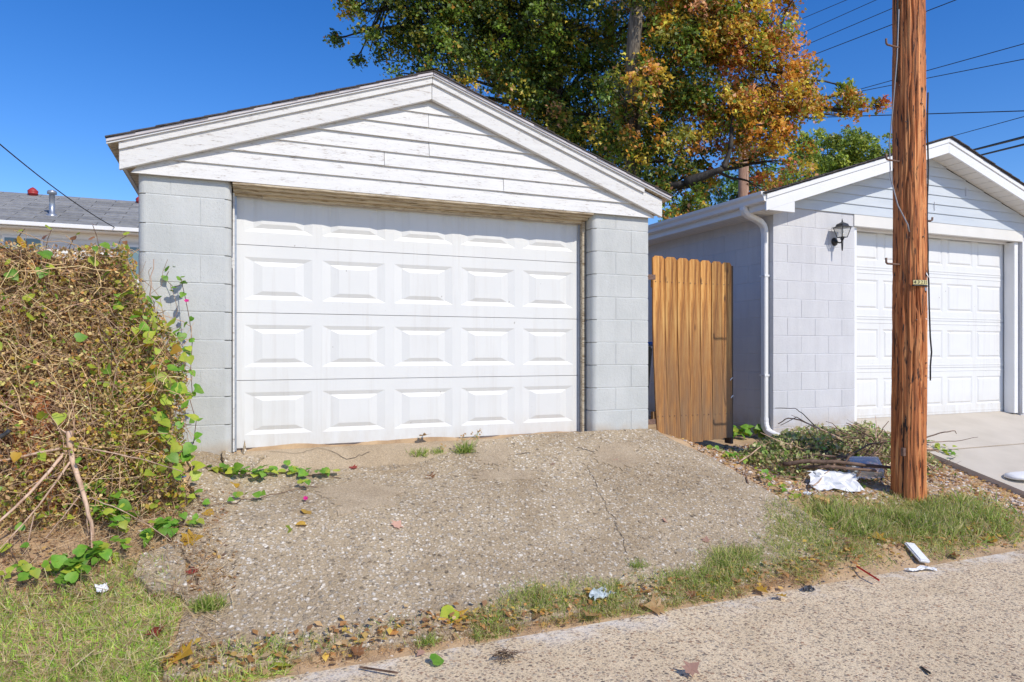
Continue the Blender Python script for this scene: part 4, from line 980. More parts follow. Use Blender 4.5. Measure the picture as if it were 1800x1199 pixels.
k_lobes = [(1270, 325, 26, .9, 'k'), (1300, 300, 26, .9, 'k'), (1285, 355, 26, 1.0, 'k'), (1330, 350, 26, .9, 'k'), (1240, 370, 26, .9, 'k'), (1360, 350, 27, .8, 'k'), (1200, 395, 26, 1.0, 'k')]
PALS['k'] = ([(.12, .24, .05), (.20, .32, .06), (.08, .17, .05)], [.4, .3, .3])
tree('broadleaf_tree', 'small fresh green tree behind the distant wooden pole', tb, [tb, at(1285, 450, 26), at(1285, 340, 26)], [.2, .15, .06], k_lobes, PALS, (.15, 60), 20, [(1285, 430, 26), (1285, 370, 26)])

# ================================================================== VINE THICKET AT THE LEFT
def vfront(x, z):                                       # the front face of the thicket
    return 5.06-.42*sm(1.3, -.2, z)+.10*nz(x, z, 1, 1.6)+.06*nz(x, z, 5, 4.5)
def vright(z): return -.60+.33*sm(1.35, .55, z)+.05*nz(z, 2, 0, 3)
def vtop(x): return 1.42+.05*nz(x, 0, 0, 2.5)+.03*nz(x, 5, 0, 9)
vine = thing('vine_thicket', 'tangled wall of dead brown vines with scattered green leaves beside the old garage', 'vines', (-1.6, 5.0, 0))
NXv, NZv = 70, 30; V = []; F = []
for j in range(NZv+1):
    for i in range(NXv+1):
        z0 = -.25+1.52*j/NZv; xr_ = vright(z0)-.10; x = -3.6+(xr_+3.6)*i/NXv; z = -.25+(vtop(x)-.05+.25)*j/NZv
        hole = math.exp(-((x+1.42)/.22)**2-((z-.15)/.45)**2)
        y = vfront(x, z)+.17+.05*nz(x, z, 8, 7)+.5*hole; y += .25*sm(xr_-.15, xr_, x)
        V.append((x, y, z))
for j in range(NZv):
    for i in range(NXv): F.append((j*(NXv+1)+i, j*(NXv+1)+i+1, (j+1)*(NXv+1)+i+1, (j+1)*(NXv+1)+i))
b = len(V); top = [NZv*(NXv+1)+i for i in range(NXv+1)]
for t in top: V.append((V[t][0], 5.5, V[t][2]-.03))
for i in range(NXv): F.append((top[i], top[i+1], b+i+1, b+i))
o = mesh('light_block_core', V, F, plain('dark_core_growth', (.16, .085, .045), (.28, .16, .085), 30, .95, 1.0, 60), vine)  # dark sheet added inside the dead growth to block light coming through
def vpoint(dmin, dmax):
    while True:
        z = random.uniform(-.28, 1.42); xr_ = vright(z); x = random.uniform(-3.3, xr_)
        if z > vtop(x): continue
        hole = math.exp(-((x+1.36)/.17)**2-((z-.14)/.36)**2)
        if random.random() < hole*.93: continue
        return Vector((x, vfront(x, z)+random.uniform(dmin, dmax), max(z, hz(x, 4.7)-.05)))
paths, rads, cols_ = [], [], []
SP = [(.70, .48, .24), (.58, .38, .20), (.42, .26, .17), (.76, .57, .28), (.50, .33, .21), (.64, .42, .26)]
for k in range(5600):
    p = vpoint(-.05, .22); d = Vector((random.gauss(0, .8), random.gauss(0, .25), random.gauss(-.15, .9))).normalized()
    L = random.uniform(.12, .55); pts = [p]
    for i in range(6):
        d = (d+Vector((random.gauss(0, .38), random.gauss(0, .22), random.gauss(-.04, .38)))).normalized(); pts.append(pts[-1]+d*L/6)
    if max(q.x for q in pts) > vright(p.z)+.06 or max(q.z for q in pts) > vtop(p.x)+.06: continue
    r_ = random.choice([.001, .0012, .0014, .0018, .0022, .0028]); paths.append(pts); rads.append(r_); cols_.append(pick(SP, 1, None, .25)[0])
o = stemcloud('dead_stems', paths, rads, cols_, MT['stems'], vine); o['kind'] = 'stuff'
NP = 52000
P = np.array([vpoint(-.04, .20) for _ in range(NP)])
DP = [(.56, .36, .17), (.72, .50, .24), (.30, .18, .10), (.80, .60, .26), (.60, .30, .10), (.62, .56, .18), (.48, .34, .14)]
o = cloud('dead_leaves', P, rng.uniform(.012, .036, NP), pick(DP, NP, None, .3), MT['leaf'], vine, 'kite', (.25, -.7, .6)); o['kind'] = 'stuff'
NP = 15000
P = np.array([vpoint(-.06, .06) for _ in range(NP)])
w = np.array([.09+.8*max(0, nz(p[0], p[2], 3, 2.4))+.8*sm(-.95, -.45, p[0])+.35*sm(.3, -.2, p[2]) for p in P]); P = P[rng.random(NP) < w]
o = cloud('small_leaves', P, rng.uniform(.018, .042, len(P)), pick([(.32, .42, .05), (.20, .33, .03), (.50, .50, .06), (.54, .38, .06)], len(P), None, .25), MT['leaf'], vine, 'kite', (0, -.4, .2)); o['kind'] = 'stuff'
# single heart-shaped leaves
def heart(mat, fold=.18):
    P = [(0, 0), (-.10, .30), (.10, .52), (.45, .50), (.78, .26), (1.05, 0)]
    V = [(.0, 0, 0), (.5, 0, .0), (1.05, 0, -.16)]; F = []
    up = [(x, y, fold*y*.8+.05*math.sin(x*4)-.10*x*x) for x, y in P[1:-1]]; dn = [(x, -y, z) for x, y, z in up]
    V += up+dn
    F = [(0, 1, 4, 3), (1, 5, 4), (1, 6, 5), (1, 2, 6), (0, 7, 8, 1), (1, 8, 9), (1, 9, 10), (1, 10, 2)]
    me = bpy.data.meshes.new('leaf'); me.from_pydata(V, [], F); me.update(); me.materials.append(MT[mat]); me.polygons.foreach_set('use_smooth', [True]*len(F)); return me
HM = {k: heart(k, random.uniform(.1, .3)) for k in ('lgreen', 'lyell', 'lyel2', 'ltan', 'lbrown')}
def lobed(mat, curl=.2):
    T = [(0, 0), (.12, .16), (.10, .42), (.34, .30), (.42, .60), (.58, .26), (1.0, 0)]
    pts = T+[(x, -y) for x, y in T[-2:0:-1]]
    V = [(.4, 0, 0)]+[(x, y, curl*(y*y*1.6+(x-.4)**2*.7)) for x, y in pts]; n = len(pts)
    F = [(0, i+1, (i+1) % n+1) for i in range(n)]
    me = bpy.data.meshes.new('leaf'); me.from_pydata(V, [], F); me.update(); me.materials.append(MT[mat]); return me
LM = {k: lobed(k, c) for k, c in (('lyel2', .25), ('ltan', .35), ('lbrown', .5), ('lred', .3), ('lpink', .15), ('lgreen', .2), ('lyell', .2))}
def put_leaf(me, name, parent, p, s, face=(0, -.6, .7), spread=.5):
    o = link(name, me, None, parent, p)
    n = (Vector(face)+Vector((random.gauss(0, spread), random.gauss(0, spread), random.gauss(0, spread*.6)))).normalized()
    q = n.to_track_quat('Z', 'Y'); o.rotation_mode = 'QUATERNION'
    from mathutils import Quaternion
    o.rotation_quaternion = q @ Quaternion((0, 0, 1), random.uniform(0, 2*math.pi)); o.scale = (s, s, s); return o
spots = []
for k in range(120): spots.append(vpoint(-.10, -.03))
for k in range(85):                                     # thick with leaves where it meets the pillar
    z = random.uniform(-.05, 1.1); x = vright(z)+random.uniform(-.22, .07); spots.append(Vector((x, vfront(x, z)-random.uniform(.02, .12), z)))
for k in range(40):
    z = random.uniform(-.2, .6); x = random.uniform(-3.0, -1.3); spots.append(Vector((x, vfront(x, z)-random.uniform(.02, .10), z)))
for p in spots: put_leaf(HM[random.choice(['lgreen', 'lgreen', 'lyell', 'lyell', 'lyell', 'lyel2' if random.random() < .5 else 'lgreen'])], 'leaf', vine, p, random.uniform(.035, .078))
# trailing runners on the pillar and stray shoots above the top
runs = [[(318, 490, 4.75), (325, 520, 4.72), (333, 560, 4.7), (338, 600, 4.7), (335, 650, 4.7), (338, 690, 4.68)], [(300, 470, 4.8), (290, 490, 4.76), (305, 505, 4.74), (318, 500, 4.74)], [(330, 690, 4.65), (345, 740, 4.66), (340, 780, 4.66)],
        [(80, 440, 4.6), (84, 420, 4.6), (90, 404, 4.6)], [(175, 440, 4.75), (170, 415, 4.75), (163, 396, 4.75)], [(205, 440, 4.8), (212, 420, 4.8), (222, 415, 4.8)], [(120, 440, 4.7), (128, 422, 4.7), (133, 418, 4.7)], [(25, 430, 4.5), (33, 415, 4.5), (44, 402, 4.5)]]
for i, rn in enumerate(runs):
    P = [at(*q) for q in rn]; tube('runner', P, .0025, MT['stickd'], vine, 5)
    for q in P[1 if i > 2 else 0:]:
        for _ in range(2 if i < 3 else 1): put_leaf(HM['lgreen' if i < 3 else random.choice(['lyell', 'lbrown'])], 'leaf', vine, q+Vector((random.uniform(-.03, .03), -.01, random.uniform(-.03, .03))), random.uniform(.03, .05))
def flower(p, parent, s=.018):
    V = [(0, 0, 0)]+[(math.cos(a)*s*(1 if i % 2 else .75), math.sin(a)*s*(1 if i % 2 else .75), s*.5) for i, a in enumerate(np.linspace(0, 2*math.pi, 10, endpoint=False))]
    V = [Vector(v) for v in V]; q = Vector((0, -.7, .7)).to_track_quat('Z', 'Y')
    mesh('flower', [q @ v+Vector(p) for v in V], [(0, i+1, (i+1) % 10+1) for i in range(10)], MT['pink'], parent)
flower(at(328, 530, 4.68), vine)
# rusty fence boards glimpsed in the hole of the thicket
cf_ = Vector((sy_, cy, 0))
fence = thing('board_fence', 'rust brown fence boards showing through the vines behind the cut branch', 'fence', (-1.5, 5.1, -.2))
for i in range(13):
    x = -3.2+i*.205; box('board', x, x+.196, 5.30+random.uniform(-.01, .01), 5.325, -.3, .95+random.uniform(-.04, .04), MT['rust'], fence, .002)
lean = at(62, 800, 4.25)
for q, zz in (([(58, 905), (92, 900), (84, 690), (52, 700)], (3.93, 4.10)), ([(20, 880), (54, 885), (50, 715), (22, 720)], (3.98, 4.11)), ([(96, 890), (118, 885), (106, 740), (90, 745)], (4.0, 4.13))):
    P_ = [at(*q[0], zz[0]), at(*q[1], zz[0]), at(*q[2], zz[1]), at(*q[3], zz[1])]; Q_ = [p_+cf_*.02 for p_ in P_]
    mesh('board', P_+Q_, [(0, 1, 2, 3), (7, 6, 5, 4), (0, 4, 5, 1), (1, 5, 6, 2), (2, 6, 7, 3), (3, 7, 4, 0)], MT['rust'], fence)
bn2 = thing('bin_handle', 'dark grey curved plastic rim poking in at the left picture edge', 'rim', at(-30, 765, 3.9))
tube('rim', bez(at(-160, 770, 3.9), at(-60, 790, 3.9), at(5, 775, 3.9), at(16, 756, 3.9), 14), [.012+.012*math.sin(math.pi*min(1, i/12)) for i in range(15)], MT['darkgrey'], bn2, 10)
tube('stem', [at(-60, 785, 3.9), at(-80, 960, 3.95), at(-80, 1020, 3.95)], .02, MT['darkgrey'], bn2, 8)

# cut branch standing in front of the thicket
cb = thing('cut_branch', 'forked bare tan branch leaning before the vines at the left', 'branch', gp(165, 1000))
def br(name, pts, r0, r1, mat='stick', parent=cb, wb=.006, n=7):
    P = [at(*q) for q in pts]; Q = []
    for a, b in zip(P[:-1], P[1:]):
        for k in range(4): Q.append(a.lerp(b, k/4))
    if parent is cb: r0, r1 = r0*.85, r1*.9
    Q.append(P[-1]); Q = [q+Vector((nz(i*.9, q.x*9), nz(i*.9, 4), nz(i*.9, 8, q.x)))*wb for i, q in enumerate(Q)]
    return tube(name, Q, [r0+(r1-r0)*i/(len(Q)-1) for i in range(len(Q))], MT[mat], parent, n)
ZB = 3.95
br('stem', [(121, 758, ZB), (125, 800, ZB), (138, 840, ZB-.03), (150, 880, ZB-.06), (162, 930, ZB-.10), (168, 990, ZB-.14)], .021, .009)
for pts, r0, r1 in ([[(122, 785, ZB), (70, 796, ZB-.05), (0, 810, ZB-.1), (-60, 822, ZB-.15)], .010, .006], [[(118, 790, ZB), (90, 825, ZB-.1), (40, 880, ZB-.25), (-10, 925, ZB-.35)], .012, .007], [[(128, 805, ZB), (100, 845, ZB-.1), (55, 905, ZB-.2), (0, 965, ZB-.4)], .008, .004],
                    [[(125, 783, ZB), (190, 795, ZB+.02), (260, 810, ZB+.05), (320, 828, ZB+.05)], .006, .003], [[(145, 865, ZB-.04), (110, 910, ZB-.1), (70, 955, ZB-.2)], .006, .003], [[(158, 875, ZB-.06), (210, 895, ZB-.1), (265, 925, ZB-.15), (300, 950, ZB-.2)], .004, .002],
                    [[(122, 765, ZB), (80, 735, ZB+.1), (40, 700, ZB+.15), (5, 680, ZB+.2)], .005, .003], [[(122, 770, ZB), (160, 745, ZB+.1), (200, 720, ZB+.15), (235, 695, ZB+.2)], .004, .002], [[(160, 925, ZB-.1), (163, 985, ZB-.25), (178, 1010, ZB-.3)], .006, .003], [[(150, 880, ZB-.06), (155, 935, ZB-.1), (148, 985, ZB-.2)], .004, .002], [[(168, 990, ZB-.14), (180, 1020, ZB-.2)], .006, .003],
                    [[(130, 820, ZB), (60, 850, ZB-.1), (-10, 900, ZB-.1)], .003, .0015], [[(130, 830, ZB), (80, 840, ZB), (20, 870, ZB)], .003, .0015], [[(125, 790, ZB), (180, 780, ZB+.1), (280, 800, ZB+.1)], .003, .0015], [[(135, 840, ZB), (190, 842, ZB+.05), (250, 838, ZB+.05)], .0025, .0015], [[(60, 905, ZB-.2), (40, 990, ZB-.3), (20, 1050, ZB-.5)], .004, .002]):
    br('twig', pts, r0, r1)

# ================================================================== BRUSH PILE BY THE POLE
pc = gp(1500, 800); pc = Vector((5.35, 5.0, hz(5.35, 5.0)))
pile = thing('brush_pile', 'heap of cut brush with wilted green leaves behind the pole', 'brush', pc)
def pz(x, y):
    u, v = (x-5.52)/1.12, (y-4.95)/.62; return max(0, 1-u*u-v*v)**.6*.28*(1+.45*nz(x, y, 1, 3.5))
P = []
while len(P) < 7000:
    x, y = random.uniform(4.4, 6.7), random.uniform(4.3, 5.6); h = pz(x, y)
    if h <= .015 and random.random() < .93: continue
    if y < 4.62 and random.random() < .75: continue
    P.append((x, y, hz(x, y)+h*random.uniform(.25, 1.15)+.02))
P = np.array(P)
o = cloud('wilted_leaves', P, rng.uniform(.022, .058, len(P)), pick([(.46, .50, .20), (.60, .58, .28), (.28, .38, .10), (.20, .33, .06), (.66, .56, .32), (.50, .36, .19)], len(P), None, .25), MT['leaf'], pile, 'kite', (.2, -.5, .7)); o['kind'] = 'stuff'
for k in range(200):
    a = random.uniform(0, math.pi); cx_, cy_ = random.gauss(5.55, .48), random.gauss(4.8, .22); L = random.uniform(.25, .8); z = hz(cx_, cy_)+pz(cx_, cy_)*random.uniform(.3, 1.0)+.02
    p = Vector((cx_-math.cos(a)*L/2, cy_-math.sin(a)*L*.3, z-.02)); q = Vector((cx_+math.cos(a)*L/2, cy_+math.sin(a)*L*.3, z+random.uniform(-.03, .18)))
    r_ = random.choice([.003, .004, .006, .009]); pts = wob(p, q, 7, .12, k*.37)
    tube('stick', pts, [r_*(1-.6*i/6) for i in range(7)], MT[random.choice(['stickd', 'stick', 'stickd'])], pile, 5)
def gbr(name, pts, r0, r1, mat='stickd', n=7): return br(name, pts, r0, r1, mat, pile, .008, n)
gbr('branch', [(1376, 817, 6.05), (1420, 810, 6.0), (1470, 812, 5.95), (1520, 818, 5.95), (1570, 822, 6.0)], .021, .014, 'stickd', 9)
gbr('branch', [(1400, 822, 6.1), (1460, 820, 5.95), (1540, 828, 5.9)], .018, .012); gbr('branch', [(1395, 806, 6.2), (1440, 800, 6.15), (1500, 806, 6.1)], .014, .008)
gbr('branch', [(1500, 785, 6.5), (1465, 765, 6.5), (1432, 750, 6.5), (1405, 738, 6.6), (1385, 735, 6.7), (1368, 745, 6.75)], .010, .005, 'stick'); gbr('twig', [(1432, 748, 6.5), (1412, 728, 6.55), (1398, 718, 6.6), (1362, 717, 6.7)], .005, .003)
gbr('twig', [(1415, 742, 6.5), (1400, 733, 6.6), (1372, 748, 6.7)], .005, .003); gbr('branch', [(1520, 800, 6.1), (1545, 765, 6.2), (1562, 740, 6.2)], .006, .003); gbr('branch', [(1470, 835, 6.0), (1495, 800, 6.0), (1530, 780, 6.1), (1580, 775, 6.1)], .010, .006)
gbr('twig', [(1625, 770, 6.6), (1660, 760, 6.7), (1678, 757, 6.8), (1681, 762, 6.8)], .007, .003); gbr('twig', [(1628, 778, 6.5), (1680, 776, 6.6), (1719, 768, 6.7)], .005, .002)

# ================================================================== GRASS, STONES, LITTER
def grass_patch(name, label, fn, N, hlo, hhi, pal, w=None, lean=.45, tm='blade'):
    P = []; 
    while len(P) < N:
        p = fn()
        if p is not None: P.append(p)
    HS = np.array([p[3] if len(p) > 3 else 1.0 for p in P]); P = np.array([p[:3] for p in P]); A = rng.normal(size=(N, 3))*lean+np.array([0, 0, 1.0])
    o = cloud(name, P, rng.uniform(hlo, hhi, N)*HS, pick(pal, N, w, .22), MT['grass'], None, tm, (.2, -.75, .25), None, A)
    return tag(o, label, 'grass', kind='stuff')
GP = [(.24, .37, .06), (.38, .48, .10), (.48, .52, .16), (.64, .56, .26), (.72, .58, .34)]
def strip():                                            # verge between apron and alley
    x = random.uniform(-1.2, 5.9)
    if x < 1.15 and random.random() < .90: return None
    yc = 3.44+.05*nz(x, 7, 0, 2)+(.10*sm(2.2, 3.5, x)+.22*sm(3.4, 4.2, x)); w = .06+.07*sm(.8, 1.6, x)+.16*sm(3.1, 4.0, x)
    y = random.gauss(yc, w)
    if y < 3.31 or y > 4.3: return None
    d = .5+.75*nz(x, y, 3, 2.6)+.35*nz(x, y, 8, 9)-.5*max(0, abs(y-yc)/w-.8)
    if random.random() > d: return None
    on = axl(y) < x < axr(y) and y > 3.37
    return (x, y, (az(x, y) if on else hz(x, y)+.012), .45+.75*min(1, max(0, d)))
grass_patch('verge_grass', 'short green and straw grass along the alley edge', strip, 27000, .03, .075, GP, [.17, .24, .24, .19, .16], .9)
def tall():
    a = random.uniform(0, 2*math.pi); r_ = abs(random.gauss(0, 1)); x, y = 4.90+.60*r_*math.cos(a), 3.76+.18*r_*math.sin(a)
    if y < 3.36 or x < 3.9 or x > 6.1: return None
    d = .5+.85*nz(x, y, 9, 2.6)+.45*nz(x, y, 2, 8)
    if random.random() > d: return None
    return (x, y, hz(x, y)+.005, .45+.7*min(1, max(0, d)))
grass_patch('verge_grass', 'taller green grass tuft round the foot of the utility pole', tall, 16000, .04, .15, GP, [.19, .24, .23, .19, .15], .95)
def leftg():
    x, y = random.uniform(-2.6, .25), random.uniform(3.30, 4.5)
    d = nz(x, y, 6, 1.6)-.25*sm(-1.2, -.2, x)-.5*sm(3.9, 4.5, y)+.2
    if d < random.uniform(-.3, .3): return None
    if x > axl(y)-.02 and y > 3.52: return None
    return (x, y, hz(x, y))
grass_patch('lawn_grass', 'patchy bright lawn grass in the lower left corner', leftg, 34000, .03, .085, [(.34, .58, .07), (.50, .72, .12), (.66, .74, .20), (.84, .72, .42)], [.22, .30, .22, .26], 1.7)
def straw():
    x, y = random.uniform(-2.4, .5), random.uniform(3.4, 4.75)
    if x > axl(y)+.22: return None
    return (x, y, hz(x, y)+random.uniform(.015, .05))
grass_patch('dry_straw', 'dry straw and dead stalks lying below the vines', straw, 9000, .05, .17, [(.66, .50, .30), (.54, .38, .22), (.74, .60, .38), (.40, .26, .16)], None, 3.0, 'straw')
def dryedge():
    x = random.uniform(-.4, 4.6); y = 3.37+random.gauss(0, .03)+.25*sm(3.4, 4.2, x)
    return (x, y, hz(x, y)+.02)
grass_patch('dry_straw', 'dry straw caught along the edge of the alley', dryedge, 5000, .03, .10, [(.66, .50, .30), (.54, .36, .20), (.44, .27, .15)], None, 3.0, 'straw')
def tuft(px, py, n, h, label, seeds=0):
    c = gp(px, py); t = thing('grass_tuft', label, 'grass tuft', c)
    P = np.array([(c.x+random.gauss(0, .035), c.y+random.gauss(0, .02), az(c.x, c.y)) for _ in range(n)]); A = rng.normal(size=(n, 3))*.5+np.array([0, 0, 1.0])
    o = cloud('blades', P, rng.uniform(h*.4, h, n), pick(GP[:4], n, [.35, .35, .2, .1], .2), MT['grass'], t, 'blade', (0, 0, 0), None, A); o['kind'] = 'stuff'
    for k in range(seeds):
        d = Vector((random.gauss(0, .35), random.gauss(0, .2), 1)).normalized()*h*random.uniform(1.2, 2.0)
        pts = [c+Vector((random.gauss(0, .02), 0, 0))+d*s+Vector((0, 0, -.02*s*s)) for s in (0, .3, .6, .85, 1)]
        tube('stalk', pts, .0012, MT['lgreen'], t, 4)
        for s in (.75, .9, 1.0): put_leaf(HM['ltan'], 'seed_head', t, c+d*s+Vector((random.uniform(-.015, .015), 0, 0)), .016)
tuft(738, 805, 260, .09, 'dense grass tuft on the threshold left of the seeded one'); tuft(818, 798, 200, .12, 'grass tuft with tall seed stalks before the garage door', 9); tuft(770, 800, 120, .07, 'small grass tuft between two larger ones at the threshold', 2)
tuft(365, 1075, 300, .10, 'straw green grass tuft at the left edge of the apron'); tuft(750, 1135, 160, .07, 'small yellowed grass tuft where apron meets alley'); tuft(1120, 1000, 120, .07, 'small tuft at the lower end of the long crack')
# gravel and chips on the bank
def chip_pts(n, fn):
    out = []
    while len(out) < n:
        p = fn()
        if p: out.append(p)
    return np.array(out)
ICO = None
def stones(name, label, P, S, cols):
    bm = bmesh.new(); bmesh.ops.create_icosphere(bm, subdivisions=1, radius=1); v0 = np.array([v.co[:] for v in bm.verts]); f0 = np.array([[v.index for v in f.verts] for f in bm.faces]); bm.free()
    N = len(P); sc3 = S[:, None]*rng.uniform(.5, 1.2, (N, 3))*np.array([1, 1, .55]); V = v0[None]*(1+rng.normal(size=(N, len(v0), 1))*.16)*sc3[:, None, :]
    a = rng.uniform(0, 6.28, N); c, s = np.cos(a)[:, None], np.sin(a)[:, None]
    V = np.stack([V[..., 0]*c-V[..., 1]*s, V[..., 0]*s+V[..., 1]*c, V[..., 2]], -1)+P[:, None, :]
    F = (f0[None]+(np.arange(N)*len(v0))[:, None, None]).reshape(-1, 3)
    me = bpy.data.meshes.new(name); org = P.mean(0); me.from_pydata((V.reshape(-1, 3)-org).tolist(), [], F.tolist()); me.update()
    at_ = me.attributes.new('Col', 'FLOAT_COLOR', 'POINT'); cc = np.repeat(np.concatenate([cols, np.ones((N, 1))], 1), len(v0), 0)
    at_.data.foreach_set('color', cc.astype(np.float32).ravel())
    return tag(link(name, me, MT['chips'], None, org), label, 'gravel', kind='stuff')
def bank():
    x, y = random.uniform(3.95, 6.85), random.uniform(3.55, 5.75)
    if x < 4.3+(5.3-y)*.0 and y < 4.2: return None
    if random.random() < .3 and x < 5.4: return None
    return (x, y, hz(x, y)+.006)
P = chip_pts(5200, bank)
stones('gravel', 'tan and grey gravel on the bank between apron and driveway', P, rng.uniform(.006, .021, len(P)), pick([(.56, .48, .41), (.60, .40, .22), (.68, .60, .53), (.52, .33, .18), (.42, .35, .30), (.74, .69, .63)], len(P), None, .15))
def edge():
    x = random.uniform(-.5, 6.6); y = 3.38+random.gauss(0, .05)
    return (x, y, max(hz(x, y), -.768)+.003)
P = chip_pts(1100, edge)
stones('gravel', 'fine loose grit along the edge of the alley', P, rng.uniform(.003, .009, len(P)), pick([(.40, .30, .22), (.52, .44, .36), (.30, .22, .16)], len(P), None, .2))
def litterf(name, label, n, fn, pal, lo, hi):
    P = chip_pts(n, fn); o = cloud(name, P, rng.uniform(lo, hi, n), pick(pal, n, None, .2), MT['leaf'], None, 'kite', (0, 0, 2.2)); return tag(o, label, 'leaf litter', kind='stuff')
LP = [(.58, .38, .18), (.50, .25, .09), (.66, .48, .26), (.40, .22, .11), (.66, .44, .14)]
litterf('leaf_litter', 'crumbled dry leaves strewn over the bank by the brush', 2600, lambda: (lambda q: (q[0], q[1], q[2]+.012) if q else None)(bank()), LP, .02, .06)
def vlit():
    x = random.uniform(-.3, 5.9); y = 3.42+random.gauss(0, .06)+.28*sm(3.3, 4.3, x)*random.random(); on = axl(y) < x < axr(y) and y > 3.37
    return None if y < 3.30 else (x, y, (az(x, y) if on else max(hz(x, y), -.768))+.012+.02*random.random())
litterf('leaf_litter', 'crumbled dry leaves caught along the alley verge', 1500, vlit, LP+[(.72, .50, .10), (.60, .30, .10)], .015, .055)
def under():
    x, y = random.uniform(-2.6, .15), random.uniform(3.9, 4.9)
    if x > axl(y)+.3: return None
    return (x, y, hz(x, y)+.03)
litterf('leaf_litter', 'brown leaf crumbs below the vine thicket', 3000, under, LP+[(.22, .13, .09)], .012, .04)

# broad-leaved ground plants, each leaf a piece of its plant
def creeper(label, pts, nleaf, size, mats, spread=.05, up=.05, name='creeper'):
    P = [gp(*q) for q in pts]; t = thing(name, label, 'plant', P[0])
    Q = []
    for a, b in zip(P[:-1], P[1:]):
        for k in range(5): Q.append(a.lerp(b, k/5)+Vector((random.gauss(0, .01), random.gauss(0, .01), .035+random.uniform(0, .02))))
    Q.append(P[-1]+Vector((0, 0, .03))); tube('runner', Q, .003, MT['stickd'], t, 5)
    for k in range(nleaf):
        q = Q[random.randrange(len(Q))]+Vector((random.gauss(0, spread), random.gauss(0, spread*.6), random.uniform(.0, up)))
        put_leaf(HM[random.choice(mats)], 'leaf', t, q, random.uniform(size*.6, size*1.15), (0, -.35, .9), .4)
    return t
G, Y = 'lgreen', 'lyell'
vp = creeper('green heart leaved creeper trailing onto the apron below the left pillar', [(350, 828), (400, 842), (450, 846), (500, 838), (540, 842), (600, 846)], 62, .062, [G, G, G, Y], .035)
creeper('leafy creeper runner with yellow leaves crossing the apron corner', [(300, 860), (370, 900), (430, 890), (500, 872), (560, 862)], 15, .055, [G, G, Y], .03)
cw = creeper('bushy green weed clump on the left edge of the apron', [(270, 960), (300, 945), (330, 930)], 34, .055, [G, G, Y], .05, .07)
creeper('tall green weed row beside the cut branch', [(185, 870), (190, 915), (195, 955)], 60, .055, [G, G, Y], .045, .14); creeper('low broad green leaves at the foot of the cut branch', [(110, 1030), (160, 1000), (205, 985)], 46, .065, [G, G, Y], .05, .08)
creeper('small green weeds in the lawn at the far left', [(10, 960), (45, 1040), (90, 1010)], 22, .05, [G, Y], .06, .06)
creeper('green ivy clump beside the downspout', [(1290, 772), (1320, 770), (1345, 768)], 46, .07, [G, G, Y], .06, .10); creeper('low green creeper on the right edge of the apron', [(1250, 795), (1280, 808), (1300, 815)], 22, .05, [G, G, Y], .03, .04)
creeper('thin green weeds edging the apron by the yellow brick', [(1335, 840), (1370, 865), (1400, 880)], 26, .04, [G, Y], .03, .05); creeper('green shoots below the brush right of the pole', [(1640, 790), (1660, 800), (1680, 815)], 26, .05, [G, Y], .05, .08)
flower(gp(537, 888, .05), vp)

